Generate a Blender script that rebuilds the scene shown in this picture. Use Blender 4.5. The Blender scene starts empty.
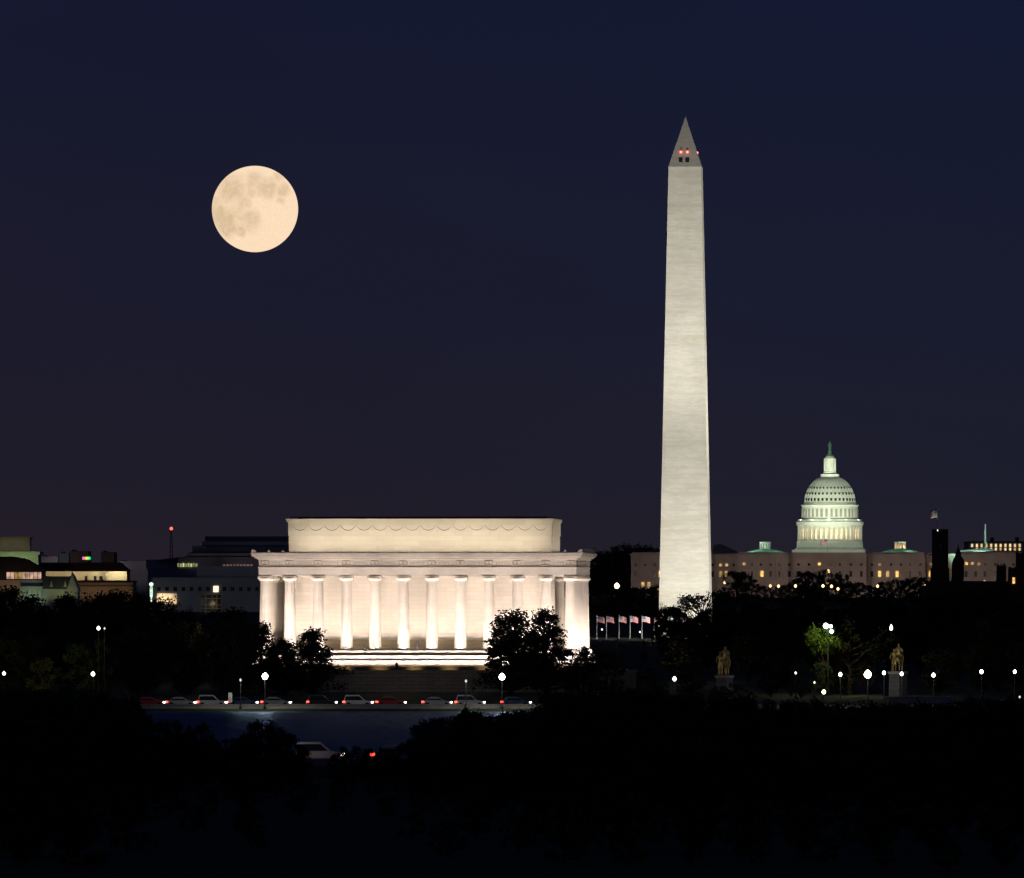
import bpy, math, random
from mathutils import Vector, Matrix
R = math.radians
random.seed(7)
C = bpy.context.scene.collection
S = bpy.context.scene

# ------------------------------------------------------------ camera, sky, light, exposure
F = 7560.0                      # focal length in pixels (7.7 degree telephoto)
EYE, HOR = 16.0, 602.0          # eye height in metres, horizon row
cam_d = bpy.data.cameras.new('camera'); cam = bpy.data.objects.new('camera', cam_d); C.objects.link(cam)
cam.location = (0, 0, EYE); cam.rotation_euler = (R(90), 0, 0)
cam_d.sensor_width = 36; cam_d.lens = F / 1024 * 36
cam_d.shift_y = (HOR - 439) / 1024
cam_d.clip_start = 1; cam_d.clip_end = 90000
S.camera = cam

W = bpy.data.worlds.new('World'); S.world = W; W.use_nodes = True
nt = W.node_tree; nt.nodes.clear()
N = nt.nodes.new; L = nt.links.new
out = N('ShaderNodeOutputWorld'); bg = N('ShaderNodeBackground'); L(bg.outputs[0], out.inputs[0])
sky = N('ShaderNodeTexSky'); sky.sky_type = 'NISHITA'; sky.sun_disc = False
sky.sun_elevation = R(-4.5); sky.sun_rotation = R(180); sky.air_density = 1.2; sky.dust_density = 1.0; sky.ozone_density = 3.0
SKY_GAIN = 0.05
sg = N('ShaderNodeVectorMath'); sg.operation = 'SCALE'; sg.inputs['Scale'].default_value = SKY_GAIN
L(sky.outputs[0], sg.inputs[0])
# the glow of the city low over the horizon and the deep blue above it
tc = N('ShaderNodeTexCoord'); sep = N('ShaderNodeSeparateXYZ'); L(tc.outputs['Generated'], sep.inputs[0])
mr = N('ShaderNodeMapRange'); mr.inputs[1].default_value = 0.0; mr.inputs[2].default_value = 0.085
L(sep.outputs['Z'], mr.inputs[0])
cr = N('ShaderNodeValToRGB'); L(mr.outputs[0], cr.inputs[0])
cr.color_ramp.interpolation = 'EASE'
def sr(c): return tuple(((v/255)/12.92 if v/255 < .04045 else ((v/255+.055)/1.055)**2.4) for v in c) + (1,)
e = cr.color_ramp.elements
e[0].position = 0; e[0].color = sr((35, 30, 39))
e[1].position = 1; e[1].color = sr((20, 25, 48))
for p_, c_ in ((.07, (33, 30, 40)), (.22, (30, 29, 43)), (.5, (26, 28, 46))):
    q = e.new(p_); q.color = sr(c_)
ad = N('ShaderNodeVectorMath'); ad.operation = 'ADD'
L(sg.outputs[0], ad.inputs[0]); L(cr.outputs[0], ad.inputs[1])
mx_ = N('ShaderNodeMapRange'); mx_.inputs[1].default_value = -.07; mx_.inputs[2].default_value = .07; L(sep.outputs['X'], mx_.inputs[0])
cx_ = N('ShaderNodeValToRGB'); cx_.color_ramp.elements[0].color = (1.08, .96, .94, 1); cx_.color_ramp.elements[1].color = (.90, 1.0, 1.04, 1); L(mx_.outputs[0], cx_.inputs[0])
hz_ = N('ShaderNodeTexNoise'); hz_.inputs['Scale'].default_value = 14; hz_.inputs['Detail'].default_value = 3; L(tc.outputs['Generated'], hz_.inputs['Vector'])
hm_ = N('ShaderNodeMapRange'); hm_.inputs[1].default_value = .3; hm_.inputs[2].default_value = .7; hm_.inputs[3].default_value = .95; hm_.inputs[4].default_value = 1.05; L(hz_.outputs['Fac'], hm_.inputs[0])
t1 = N('ShaderNodeVectorMath'); t1.operation = 'MULTIPLY'; L(ad.outputs[0], t1.inputs[0]); L(cx_.outputs[0], t1.inputs[1])
t2 = N('ShaderNodeVectorMath'); t2.operation = 'SCALE'; L(t1.outputs[0], t2.inputs[0]); L(hm_.outputs[0], t2.inputs['Scale'])
L(t2.outputs[0], bg.inputs['Color']); bg.inputs['Strength'].default_value = 1.0

sd = bpy.data.lights.new('moonlight', 'SUN'); sd.energy = 0.004; sd.angle = R(.5); sd.color = (1, .86, .68)
so = bpy.data.objects.new('moonlight', sd); C.objects.link(so)
so.rotation_euler = Vector((-0.034, 1, 0.052)).to_track_quat('Z', 'Y').to_euler()   # it shines from the moon's place
S.view_settings.view_transform = 'Standard'; S.view_settings.look = 'None'
S.view_settings.exposure = 0; S.view_settings.gamma = 1
S.cycles.max_bounces = 6; S.cycles.diffuse_bounces = 3; S.cycles.transparent_max_bounces = 8
S.cycles.sample_clamp_indirect = 4
S.cycles.use_denoising = True

# ------------------------------------------------------------ helpers
def at(px, py, Y): return Vector(((px - 512) * Y / F, Y, EYE - (py - HOR) * Y / F))
def ax(px, Y): return (px - 512) * Y / F
def az(py, Y): return EYE - (py - HOR) * Y / F
GP = [(-300, 1.0), (600, .8), (646, .9), (652, 1.9), (690, 1.9), (703, -1.5), (1098, -1.5), (1108, .3), (1150, .35), (1175, .8), (1258, .8), (1300, 2), (2000, 2.5),
      (2400, 4), (3000, 6), (3500, 9), (4300, 18), (4600, 19), (6000, 20), (40000, 20)]
def gz(Y):
    for (a, b), (c, d) in zip(GP, GP[1:]):
        if a <= Y <= c: return b + (d - b) * (Y - a) / (c - a)
    return 20

def tag(o, label=None, cat=None, group=None, kind=None):
    if label: o['label'] = label
    if cat: o['category'] = cat
    if group: o['group'] = group
    if kind: o['kind'] = kind
    return o
def thing(name, label, cat, loc=(0, 0, 0), rz=0, group=None):
    o = bpy.data.objects.new(name, None); C.objects.link(o); o.empty_display_size = .5
    o.location = loc; o.rotation_euler = (0, 0, rz)
    return tag(o, label, cat, group)
def kids(o): return [c for c in ALLKIDS.get(o.name, [])]
ALLKIDS = {}
def setp(o, p):
    if p is not None:
        o.parent = p; ALLKIDS.setdefault(p.name, []).append(o)
def copy_tree(o, parent=None):
    c = o.copy(); C.objects.link(c); c.parent = None
    if parent is not None: setp(c, parent)
    for k in kids(o): copy_tree(k, c)
    return c
ORD = ['leftmost', 'second from the left', 'third from the left', 'fourth from the left', 'fifth from the left', 'sixth from the left',
       'seventh from the left', 'eighth from the left', 'ninth from the left', 'tenth from the left', 'eleventh from the left',
       'twelfth from the left', 'thirteenth from the left', 'fourteenth from the left', 'fifteenth from the left', 'sixteenth from the left']

class MB:
    def __init__(s): s.v = []; s.f = []; s.m = []
    def add(s, vs, fs, mi=0):
        b = len(s.v); s.v += [tuple(v) for v in vs]; s.f += [tuple(b + i for i in f) for f in fs]; s.m += [mi] * len(fs); return s
    def box(s, x0, x1, y0, y1, z0, z1, mi=0):
        return s.frus(x0, x1, y0, y1, z0, x0, x1, y0, y1, z1, mi)
    def frus(s, x0, x1, y0, y1, z0, X0, X1, Y0, Y1, z1, mi=0):
        return s.add([(x0, y0, z0), (x1, y0, z0), (x1, y1, z0), (x0, y1, z0), (X0, Y0, z1), (X1, Y0, z1), (X1, Y1, z1), (X0, Y1, z1)],
                     [(0, 3, 2, 1), (4, 5, 6, 7), (0, 1, 5, 4), (1, 2, 6, 5), (2, 3, 7, 6), (3, 0, 4, 7)], mi)
    def prism(s, poly, y0, y1, mi=0, axis='y'):          # poly of (x, z)
        n = len(poly)
        if axis == 'y': vs = [(x, y0, z) for x, z in poly] + [(x, y1, z) for x, z in poly]
        else: vs = [(y0, x, z) for x, z in poly] + [(y1, x, z) for x, z in poly]
        fs = [tuple(range(n)), tuple(range(2 * n - 1, n - 1, -1))] + [(i + n, (i + 1) % n + n, (i + 1) % n, i) for i in range(n)]
        return s.add(vs, fs, mi)
    def lathe(s, prof, n=24, c=(0, 0, 0), flute=0, mi=0, ph=0):
        vs = []; fs = []
        for r, z in prof:
            for i in range(n):
                a = 2 * math.pi * i / n + ph
                rr = r * (1 - flute * (i % 2))
                vs.append((c[0] + rr * math.cos(a), c[1] + rr * math.sin(a), c[2] + z))
        for k in range(len(prof) - 1):
            for i in range(n):
                j = (i + 1) % n
                fs.append((k*n+i, k*n+j, (k+1)*n+j, (k+1)*n+i))
        fs.append(tuple(range(n - 1, -1, -1))); fs.append(tuple((len(prof)-1)*n + i for i in range(n)))
        return s.add(vs, fs, mi)
    def tube(s, pts, rad, n=6, mi=0):
        pts = [Vector(p) for p in pts]; vs = []; fs = []
        for k, p in enumerate(pts):
            d = (pts[min(k+1, len(pts)-1)] - pts[max(k-1, 0)]).normalized()
            u = d.orthogonal().normalized(); w = d.cross(u)
            if k and u.dot(pu) < 0: u = -u; w = -w
            pu = u
            for i in range(n):
                a = 2 * math.pi * i / n
                vs.append(p + (u * math.cos(a) + w * math.sin(a)) * rad[k])
        for k in range(len(pts) - 1):
            for i in range(n):
                j = (i + 1) % n; fs.append((k*n+i, k*n+j, (k+1)*n+j, (k+1)*n+i))
        fs.append(tuple(range(n - 1, -1, -1))); fs.append(tuple((len(pts)-1)*n + i for i in range(n)))
        return s.add(vs, fs, mi)
    def ring(s, c, R_, r, normal='y', n=14, m=5, mi=0):
        vs = []; fs = []
        for i in range(n):
            a = 2 * math.pi * i / n
            for j in range(m):
                b = 2 * math.pi * j / m; q = R_ + r * math.cos(b); h = r * math.sin(b)
                p = (q * math.cos(a), h, q * math.sin(a)) if normal == 'y' else (h, q * math.cos(a), q * math.sin(a))
                vs.append((c[0] + p[0], c[1] + p[1], c[2] + p[2]))
        for i in range(n):
            for j in range(m):
                fs.append((i*m+j, ((i+1) % n)*m+j, ((i+1) % n)*m+(j+1) % m, i*m+(j+1) % m))
        return s.add(vs, fs, mi)
    def mesh(s, name, mats, smooth=False):
        me = bpy.data.meshes.new(name); me.from_pydata(s.v, [], s.f); me.update()
        for m in (mats if isinstance(mats, (list, tuple)) else [mats]): me.materials.append(m)
        me.polygons.foreach_set('material_index', s.m)
        if smooth: me.polygons.foreach_set('use_smooth', [True] * len(s.f))
        return me
    def build(s, name, mats, parent=None, smooth=False, loc=None, bevel=0):
        o = bpy.data.objects.new(name, s.mesh(name, mats, smooth)); C.objects.link(o); setp(o, parent)
        if loc is not None: o.location = loc
        if bevel:
            b = o.modifiers.new('bevel', 'BEVEL'); b.width = bevel; b.segments = 2; b.limit_method = 'ANGLE'
        return o

def mat(name, col, rough=.75, var=.2, scale=1.0, bump=0, stretch=(1, 1, 1), metal=0, spec=.3, detail=4):
    m = bpy.data.materials.new(name); m.use_nodes = True; t = m.node_tree; b = t.nodes['Principled BSDF']
    b.inputs['Roughness'].default_value = rough; b.inputs['Metallic'].default_value = metal
    b.inputs['Specular IOR Level'].default_value = spec
    tc = t.nodes.new('ShaderNodeTexCoord'); mp = t.nodes.new('ShaderNodeMapping'); mp.inputs['Scale'].default_value = stretch
    t.links.new(tc.outputs['Object'], mp.inputs[0])
    nz = t.nodes.new('ShaderNodeTexNoise'); nz.inputs['Scale'].default_value = scale; nz.inputs['Detail'].default_value = detail
    t.links.new(mp.outputs[0], nz.inputs['Vector'])
    r = t.nodes.new('ShaderNodeValToRGB'); t.links.new(nz.outputs['Fac'], r.inputs[0])
    r.color_ramp.elements[0].position = .3; r.color_ramp.elements[1].position = .7
    r.color_ramp.elements[0].color = tuple(max(0, c * (1 - var)) for c in col) + (1,)
    r.color_ramp.elements[1].color = tuple(min(.95, c * (1 + var)) for c in col) + (1,)
    t.links.new(r.outputs[0], b.inputs['Base Color'])
    if bump:
        bp = t.nodes.new('ShaderNodeBump'); bp.inputs['Strength'].default_value = bump
        t.links.new(nz.outputs['Fac'], bp.inputs['Height']); t.links.new(bp.outputs[0], b.inputs['Normal'])
    return m
def ashlar(name, col, bw, bh, var=.12, mortar=.7, msize=.02, streak=.0, rough=.8):
    m = mat(name, col, rough, var * .8, .12, detail=6); t = m.node_tree; b = t.nodes['Principled BSDF']
    ramp = [n for n in t.nodes if n.type == 'VALTORGB'][0]; tc = [n for n in t.nodes if n.type == 'TEX_COORD'][0]
    sp = t.nodes.new('ShaderNodeSeparateXYZ'); t.links.new(tc.outputs['Object'], sp.inputs[0])
    a = t.nodes.new('ShaderNodeMath'); a.operation = 'ADD'; t.links.new(sp.outputs[0], a.inputs[0]); t.links.new(sp.outputs[1], a.inputs[1])
    cb = t.nodes.new('ShaderNodeCombineXYZ'); t.links.new(a.outputs[0], cb.inputs[0]); t.links.new(sp.outputs[2], cb.inputs[1])
    br = t.nodes.new('ShaderNodeTexBrick'); t.links.new(cb.outputs[0], br.inputs['Vector'])
    br.inputs['Scale'].default_value = 1; br.inputs['Brick Width'].default_value = bw; br.inputs['Row Height'].default_value = bh
    br.inputs['Mortar Size'].default_value = msize; br.inputs['Mortar Smooth'].default_value = .3
    br.inputs['Color1'].default_value = (1 - var, 1 - var, 1 - var, 1); br.inputs['Color2'].default_value = (1, 1, 1, 1)
    br.inputs['Mortar'].default_value = (mortar, mortar, mortar, 1)
    mx = t.nodes.new('ShaderNodeMix'); mx.data_type = 'RGBA'; mx.blend_type = 'MULTIPLY'; mx.inputs[0].default_value = 1
    t.links.new(ramp.outputs[0], mx.inputs[6]); t.links.new(br.outputs['Color'], mx.inputs[7])
    last = mx.outputs[2]
    if streak:
        mp = t.nodes.new('ShaderNodeMapping'); mp.inputs['Scale'].default_value = (.10, .10, 1.1); t.links.new(tc.outputs['Object'], mp.inputs[0])
        nz = t.nodes.new('ShaderNodeTexNoise'); nz.inputs['Scale'].default_value = .8; nz.inputs['Detail'].default_value = 5; t.links.new(mp.outputs[0], nz.inputs['Vector'])
        r = t.nodes.new('ShaderNodeValToRGB'); t.links.new(nz.outputs['Fac'], r.inputs[0])
        r.color_ramp.elements[0].position = .35; r.color_ramp.elements[1].position = .6
        v = 1 - streak; r.color_ramp.elements[0].color = (v, v * .97, v * .92, 1); r.color_ramp.elements[1].color = (1, 1, 1, 1)
        m2 = t.nodes.new('ShaderNodeMix'); m2.data_type = 'RGBA'; m2.blend_type = 'MULTIPLY'; m2.inputs[0].default_value = 1
        t.links.new(last, m2.inputs[6]); t.links.new(r.outputs[0], m2.inputs[7]); last = m2.outputs[2]
    t.links.new(last, b.inputs['Base Color'])
    return m
def emit(name, col, st, var=0, scale=.4):
    m = bpy.data.materials.new(name); m.use_nodes = True; t = m.node_tree; t.nodes.clear()
    o = t.nodes.new('ShaderNodeOutputMaterial'); e = t.nodes.new('ShaderNodeEmission'); t.links.new(e.outputs[0], o.inputs[0])
    e.inputs[0].default_value = col + (1,); e.inputs[1].default_value = st
    if var:
        tc = t.nodes.new('ShaderNodeTexCoord'); nz = t.nodes.new('ShaderNodeTexNoise'); nz.inputs['Scale'].default_value = scale
        t.links.new(tc.outputs['Object'], nz.inputs['Vector'])
        mr = t.nodes.new('ShaderNodeMapRange'); mr.inputs[1].default_value = .35; mr.inputs[2].default_value = .65
        mr.inputs[3].default_value = st * (1 - var); mr.inputs[4].default_value = st * (1 + var)
        t.links.new(nz.outputs['Fac'], mr.inputs[0]); t.links.new(mr.outputs[0], e.inputs[1])
    return m
def spot(loc, target, power, ang=60, col=(1, .85, .62), blend=.6, rad=.15, mw=None):  # real floodlights and added fill spots are both made here
    d = bpy.data.lights.new('floodlight', 'SPOT'); d.energy = power; d.spot_size = R(ang); d.spot_blend = blend
    d.color = col; d.shadow_soft_size = rad
    o = bpy.data.objects.new('floodlight', d); C.objects.link(o)
    loc = Vector(loc); target = Vector(target)
    if mw is not None: loc = mw @ loc; target = mw @ target
    o.location = loc; o.rotation_euler = (target - loc).to_track_quat('-Z', 'Y').to_euler()
    return o
def point(loc, power, col=(1, .85, .6), rad=.2):
    d = bpy.data.lights.new('point_light', 'POINT'); d.energy = power; d.color = col; d.shadow_soft_size = rad
    o = bpy.data.objects.new('point_light', d); C.objects.link(o); o.location = loc
    return o
def skin(name, nodes, edges, m, parent=None, sub=2, loc=None, rz=0, scale=1):
    keys = list(nodes); me = bpy.data.meshes.new(name)
    me.from_pydata([nodes[k][:3] for k in keys], [(keys.index(a), keys.index(b)) for a, b in edges], [])
    t = bpy.data.objects.new('rig', me); C.objects.link(t)
    t.modifiers.new('skin', 'SKIN'); sb = t.modifiers.new('sub', 'SUBSURF'); sb.levels = sub
    for i, k in enumerate(keys):
        s = me.skin_vertices[0].data[i]; s.radius = (nodes[k][3], nodes[k][3]); s.use_root = i == 0
    dg = bpy.context.evaluated_depsgraph_get()
    m2 = bpy.data.meshes.new_from_object(t.evaluated_get(dg)); m2.name = name
    bpy.data.objects.remove(t); m2.materials.clear(); m2.materials.append(m)
    m2.polygons.foreach_set('use_smooth', [True] * len(m2.polygons))
    o = bpy.data.objects.new(name, m2); C.objects.link(o); setp(o, parent)
    if loc is not None: o.location = loc
    o.rotation_euler.z = rz; o.scale = (scale,) * 3
    return o

# ------------------------------------------------------------ materials
M = dict(
    marble=ashlar('pale_marble', (.62, .59, .54), 2.4, .72, .10, .78, .03),
    marble_plain=mat('plain_marble', (.64, .60, .55), .7, .10, .5),
    attic=ashlar('attic_marble', (.60, .56, .47), 3.0, .9, .10, .82, .03),
    tanstone=ashlar('tan_limestone', (.30, .24, .16), 2.6, 1.1, .15, .7, .04),
    footshade=ashlar('shaded_foot_stone', (.44, .38, .28), 2.6, .9, .12, .75, .04),  # shade at the inner wall foot, put into the colour
    granite=ashlar('grey_granite', (.20, .19, .18), 2.2, .62, .22, .5, .05),
    obelisk=ashlar('obelisk_marble', (.60, .58, .53), 1.7, .61, .10, .8, .04, streak=.09),
    relief=mat('carved_relief', (.53, .48, .42), .8, .25, 2.0),
    soffit=mat('window_grey', (.34, .31, .30), .8, .1, 1),  # even grey tone of the attic and lantern windows
    capstone=mat('capitol_stone', (.36, .32, .30), .8, .15, .12),
    domewhite=mat('painted_iron', (.72, .73, .68), .6, .06, .3),
    copper=mat('verdigris_copper', (.22, .42, .33), .7, .2, .3),
    patina=mat('dark_patina', (.10, .20, .16), .6, .2, .5),
    darkglass=mat('dark_glass', (.02, .022, .028), .2, .2, 1, spec=.5),
    iron=mat('dark_iron', (.03, .03, .032), .5, .2, 2, spec=.4),
    steel=mat('grey_steel', (.30, .30, .32), .45, .1, 2, metal=.4),
    slate=mat('dark_slate_roof', (.045, .047, .055), .7, .25, .3),
    bluemetal=mat('blue_grey_roof', (.06, .085, .12), .6, .2, .2),
    museum=mat('museum_limestone', (.30, .30, .33), .85, .15, .1),
    brownroof=mat('brown_tile_roof', (.06, .04, .035), .85, .25, .2),
    greenstone=ashlar('pale_green_lit_stone', (.42, .43, .36), 3, 1.1, .12, .75, .05),
    warmstone=ashlar('warm_limestone', (.46, .39, .28), 3, 1.1, .12, .75, .05),
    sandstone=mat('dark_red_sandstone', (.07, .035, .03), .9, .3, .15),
    grass=mat('night_grass', (.022, .034, .010), .95, .35, .35, detail=8),
    asphalt=mat('asphalt', (.055, .052, .05), .85, .2, .6),
    concrete=mat('pale_concrete', (.42, .38, .35), .85, .15, .5),
    paint=mat('white_road_paint', (.75, .75, .72), .7, .1, 1),
    bark=mat('bark', (.05, .035, .025), .95, .35, 2),
    bronze=mat('gilded_bronze', (.55, .40, .15), .45, .25, 2, metal=.55),
    cloth=mat('dark_clothes', (.03, .03, .035), .9, .2, 4),
    skinm=mat('skin', (.35, .2, .14), .6, .05, 4),
    rubber=mat('tyre_rubber', (.02, .02, .02), .9, .1, 4),
)
def leafmat(name, col):
    m = mat(name, col, .7, .5, .35, detail=3, spec=.2)
    return m
M['leaf'] = leafmat('deep_green_leaves', (.035, .055, .018))
M['leaf_olive'] = leafmat('olive_leaves', (.05, .05, .018))
M['leaf_lamplit'] = leafmat('lamplit_leaves', (.11, .17, .02))  # lamplight brightness is put into this leaf colour

# ------------------------------------------------------------ setting: ground, river, roads
g = MB(); xs = [-9000, -3000, -800, -300, 0, 300, 800, 3000, 9000]
for Y, z in GP:
    for x in xs: g.v.append((x * (4 if Y > 20000 else 1), Y, z))
for i in range(len(GP) - 1):
    for j in range(len(xs) - 1):
        n = len(xs); g.f.append((i*n+j, i*n+j+1, (i+1)*n+j+1, (i+1)*n+j)); g.m.append(0)
tag(g.build('ground', M['grass']), kind='structure')

wm = bpy.data.materials.new('river_water'); wm.use_nodes = True; t = wm.node_tree; b = t.nodes['Principled BSDF']
t.nodes.remove(b); df = t.nodes.new('ShaderNodeBsdfDiffuse'); df.inputs[0].default_value = (.035, .055, .085, 1)
gs = t.nodes.new('ShaderNodeBsdfGlossy'); gs.inputs['Color'].default_value = (.55, .72, 1, 1); gs.inputs['Roughness'].default_value = .32
mw_ = t.nodes.new('ShaderNodeMixShader'); mw_.inputs[0].default_value = .24
t.links.new(df.outputs[0], mw_.inputs[1]); t.links.new(gs.outputs[0], mw_.inputs[2]); t.links.new(mw_.outputs[0], t.nodes['Material Output'].inputs[0])
tcn = t.nodes.new('ShaderNodeTexCoord'); mp = t.nodes.new('ShaderNodeMapping'); mp.inputs['Scale'].default_value = (.5, .16, 1)
nz = t.nodes.new('ShaderNodeTexNoise'); nz.inputs['Scale'].default_value = .8; nz.inputs['Detail'].default_value = 6
bp = t.nodes.new('ShaderNodeBump'); bp.inputs['Strength'].default_value = 1.0; bp.inputs['Distance'].default_value = 1.6
t.links.new(tcn.outputs['Object'], mp.inputs[0]); t.links.new(mp.outputs[0], nz.inputs['Vector'])
t.links.new(nz.outputs['Fac'], bp.inputs['Height']); t.links.new(bp.outputs[0], gs.inputs['Normal'])
tag(MB().add([(-6000, 692, 0), (6000, 692, 0), (6000, 1106, 0), (-6000, 1106, 0)], [(0, 1, 2, 3)]).build('river_water', wm), kind='structure')

def road(Y0, Y1, zoff, name):
    zz = max(gz(Y0), gz(Y1)) + zoff
    MBr = MB().box(-900, 900, Y0, Y1, zz - .4, zz)
    tag(MBr.build(name, M['asphalt']), kind='structure')
    for y0, y1 in ((Y0 - .35, Y0), (Y1, Y1 + .35)):
        tag(MB().box(-900, 900, y0, y1, zz - .6, zz + .13).build('kerb', M['concrete']), kind='structure')
    k = MB(); yc = (Y0 + Y1) / 2
    for x in range(-240, 240, 12): k.box(x, x + 4, yc - .08, yc + .08, zz - .01, zz + .004)
    tag(k.build('road_marking', M['paint']), kind='structure')
    return zz
ZR = road(1118, 1134, .12, 'riverside_road')
ZP = road(1134.9, 1139, .22, 'riverside_pavement') if False else None
ZN = road(655, 672, .12, 'parkway')
tag(MB().box(-900, 900, 1137, 1141, -.4, .52).build('path', M['concrete']), kind='structure')

# low pale wall added along the far bank for the band of light trails
rw = thing('added_trail_wall', 'low pale wall added for the band of car light trails on the far road', 'wall', (0, 1113, gz(1113)))
MB().box(ax(140, 1113), ax(546, 1113), -.25, .25, -1, .52).build('parapet', M['concrete'], rw)
MB().box(ax(140, 1113) - .1, ax(546, 1113) + .1, -.34, .34, .523, .66).build('coping', M['concrete'], rw)

# ------------------------------------------------------------ moon
def moonmat():
    m = bpy.data.materials.new('moon_surface'); m.use_nodes = True; t = m.node_tree; t.nodes.clear()
    N = t.nodes.new; L = t.links.new
    o = N('ShaderNodeOutputMaterial'); em = N('ShaderNodeEmission'); L(em.outputs[0], o.inputs[0])
    tc = N('ShaderNodeTexCoord'); nz = N('ShaderNodeTexNoise'); nz.inputs['Scale'].default_value = 3.8; nz.inputs['Detail'].default_value = 10
    L(tc.outputs['Object'], nz.inputs['Vector'])
    sb = N('ShaderNodeVectorMath'); sb.operation = 'SUBTRACT'; L(nz.outputs['Color'], sb.inputs[0]); sb.inputs[1].default_value = (.5, .5, .5)
    sc = N('ShaderNodeVectorMath'); sc.operation = 'SCALE'; sc.inputs['Scale'].default_value = .30; L(sb.outputs[0], sc.inputs[0])
    ad = N('ShaderNodeVectorMath'); ad.operation = 'ADD'; L(tc.outputs['Object'], ad.inputs[0]); L(sc.outputs[0], ad.inputs[1])
    fl = N('ShaderNodeVectorMath'); fl.operation = 'MULTIPLY'; fl.inputs[1].default_value = (1, 0, 1); L(ad.outputs[0], fl.inputs[0])
    spots = [(-.53, .44, .36, 1), (0, .62, .24, .9), (.31, .44, .26, 1), (.66, .41, .16, 1), (.53, .70, .12, .8), (-.04, .35, .15, .8),
             (-.22, .14, .2, .8), (-.80, -.16, .30, 1.1), (-.61, -.38, .30, 1.2), (-.3, -.56, .14, 1.1), (-.09, -.32, .26, .9), (.61, .14, .11, .9),
             (-.36, -.13, .24, .7), (-.87, .1, .24, .7), (-.75, .3, .2, .6)]
    last = None
    for x, z, r, w in spots:
        d = N('ShaderNodeVectorMath'); d.operation = 'DISTANCE'; L(fl.outputs[0], d.inputs[0]); d.inputs[1].default_value = (x, 0, z)
        mr = N('ShaderNodeMapRange'); mr.interpolation_type = 'SMOOTHSTEP'; L(d.outputs['Value'], mr.inputs[0])
        mr.inputs[1].default_value = r * .35; mr.inputs[2].default_value = r * 1.45; mr.inputs[3].default_value = w; mr.inputs[4].default_value = 0
        if last is None: last = mr.outputs[0]
        else:
            mx = N('ShaderNodeMath'); mx.operation = 'MAXIMUM'; L(last, mx.inputs[0]); L(mr.outputs[0], mx.inputs[1]); last = mx.outputs[0]
    n2 = N('ShaderNodeTexNoise'); n2.inputs['Scale'].default_value = 7; n2.inputs['Detail'].default_value = 5; L(tc.outputs['Object'], n2.inputs['Vector'])
    m2 = N('ShaderNodeMapRange'); m2.inputs[1].default_value = .3; m2.inputs[2].default_value = .7; m2.inputs[3].default_value = .6; m2.inputs[4].default_value = 1.05
    L(n2.outputs['Fac'], m2.inputs[0])
    mu = N('ShaderNodeMath'); mu.operation = 'MULTIPLY'; L(last, mu.inputs[0]); L(m2.outputs[0], mu.inputs[1])
    cr = N('ShaderNodeValToRGB'); L(mu.outputs[0], cr.inputs[0])
    cr.color_ramp.elements[0].color = sr((254, 224, 190)); cr.color_ramp.elements[1].color = sr((221, 192, 156))
    # crater rays and speckle
    vo = N('ShaderNodeTexNoise'); vo.inputs['Scale'].default_value = 16; vo.inputs['Detail'].default_value = 4; L(tc.outputs['Object'], vo.inputs['Vector'])
    mv = N('ShaderNodeMapRange'); mv.inputs[1].default_value = .3; mv.inputs[2].default_value = .7; mv.inputs[3].default_value = .94; mv.inputs[4].default_value = 1.03
    L(vo.outputs['Fac'], mv.inputs[0]); L(mv.outputs[0], em.inputs[1])
    L(cr.outputs[0], em.inputs[0])
    return m
Ym = 40000; rm = 43.1 * Ym / F
mo = MB()
prof = [(math.sin(math.pi * k / 48) + 1e-4, -math.cos(math.pi * k / 48)) for k in range(49)]
moon = mo.lathe(prof, 96).build('moon', moonmat(), smooth=True)
moon.location = at(255, 209, Ym); moon.scale = (rm,) * 3
tag(moon, 'full pale yellow moon with grey patches high in the night sky', 'moon')

# ------------------------------------------------------------ trees
def leaf_cloud(rnd, env, n, size, lobes):
    """leaf-sized faces spread through many clumps inside an envelope; env(t) = half width at height t (0..1)"""
    mb = MB(); cs = []
    for k in range(lobes):
        for _ in range(60):
            tt = rnd.uniform(.12, .97)
            while env(tt) < .01: tt = rnd.uniform(.12, .97)
            a = rnd.uniform(0, 2*math.pi); rr = env(tt) * math.sqrt(rnd.uniform(.15, 1)) * rnd.uniform(.75, 1.08)
            c = Vector((rr*math.cos(a), rr*math.sin(a), tt))
            if all((c - d).length > .075 for d, _ in cs): break
        cs.append((c, rnd.uniform(.055, .115)))
    per = n // lobes
    for c, r in cs:
        for _ in range(per):
            d = Vector((rnd.gauss(0, 1), rnd.gauss(0, 1), rnd.gauss(0, .8))).normalized() * r * rnd.uniform(.35, 1.25)
            p = c + d
            u = Vector((rnd.gauss(0, 1), rnd.gauss(0, 1), rnd.gauss(0, 1))).normalized(); w = u.orthogonal().normalized()
            w = Matrix.Rotation(rnd.uniform(0, 6.28), 3, u) @ w; v = u.cross(w)
            s = size * rnd.uniform(.6, 1.35)
            mb.add([p - w*s, p + v*s*.55, p + w*s*1.1, p - v*s*.5], [(0, 1, 2, 3)])
    return mb, cs
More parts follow.
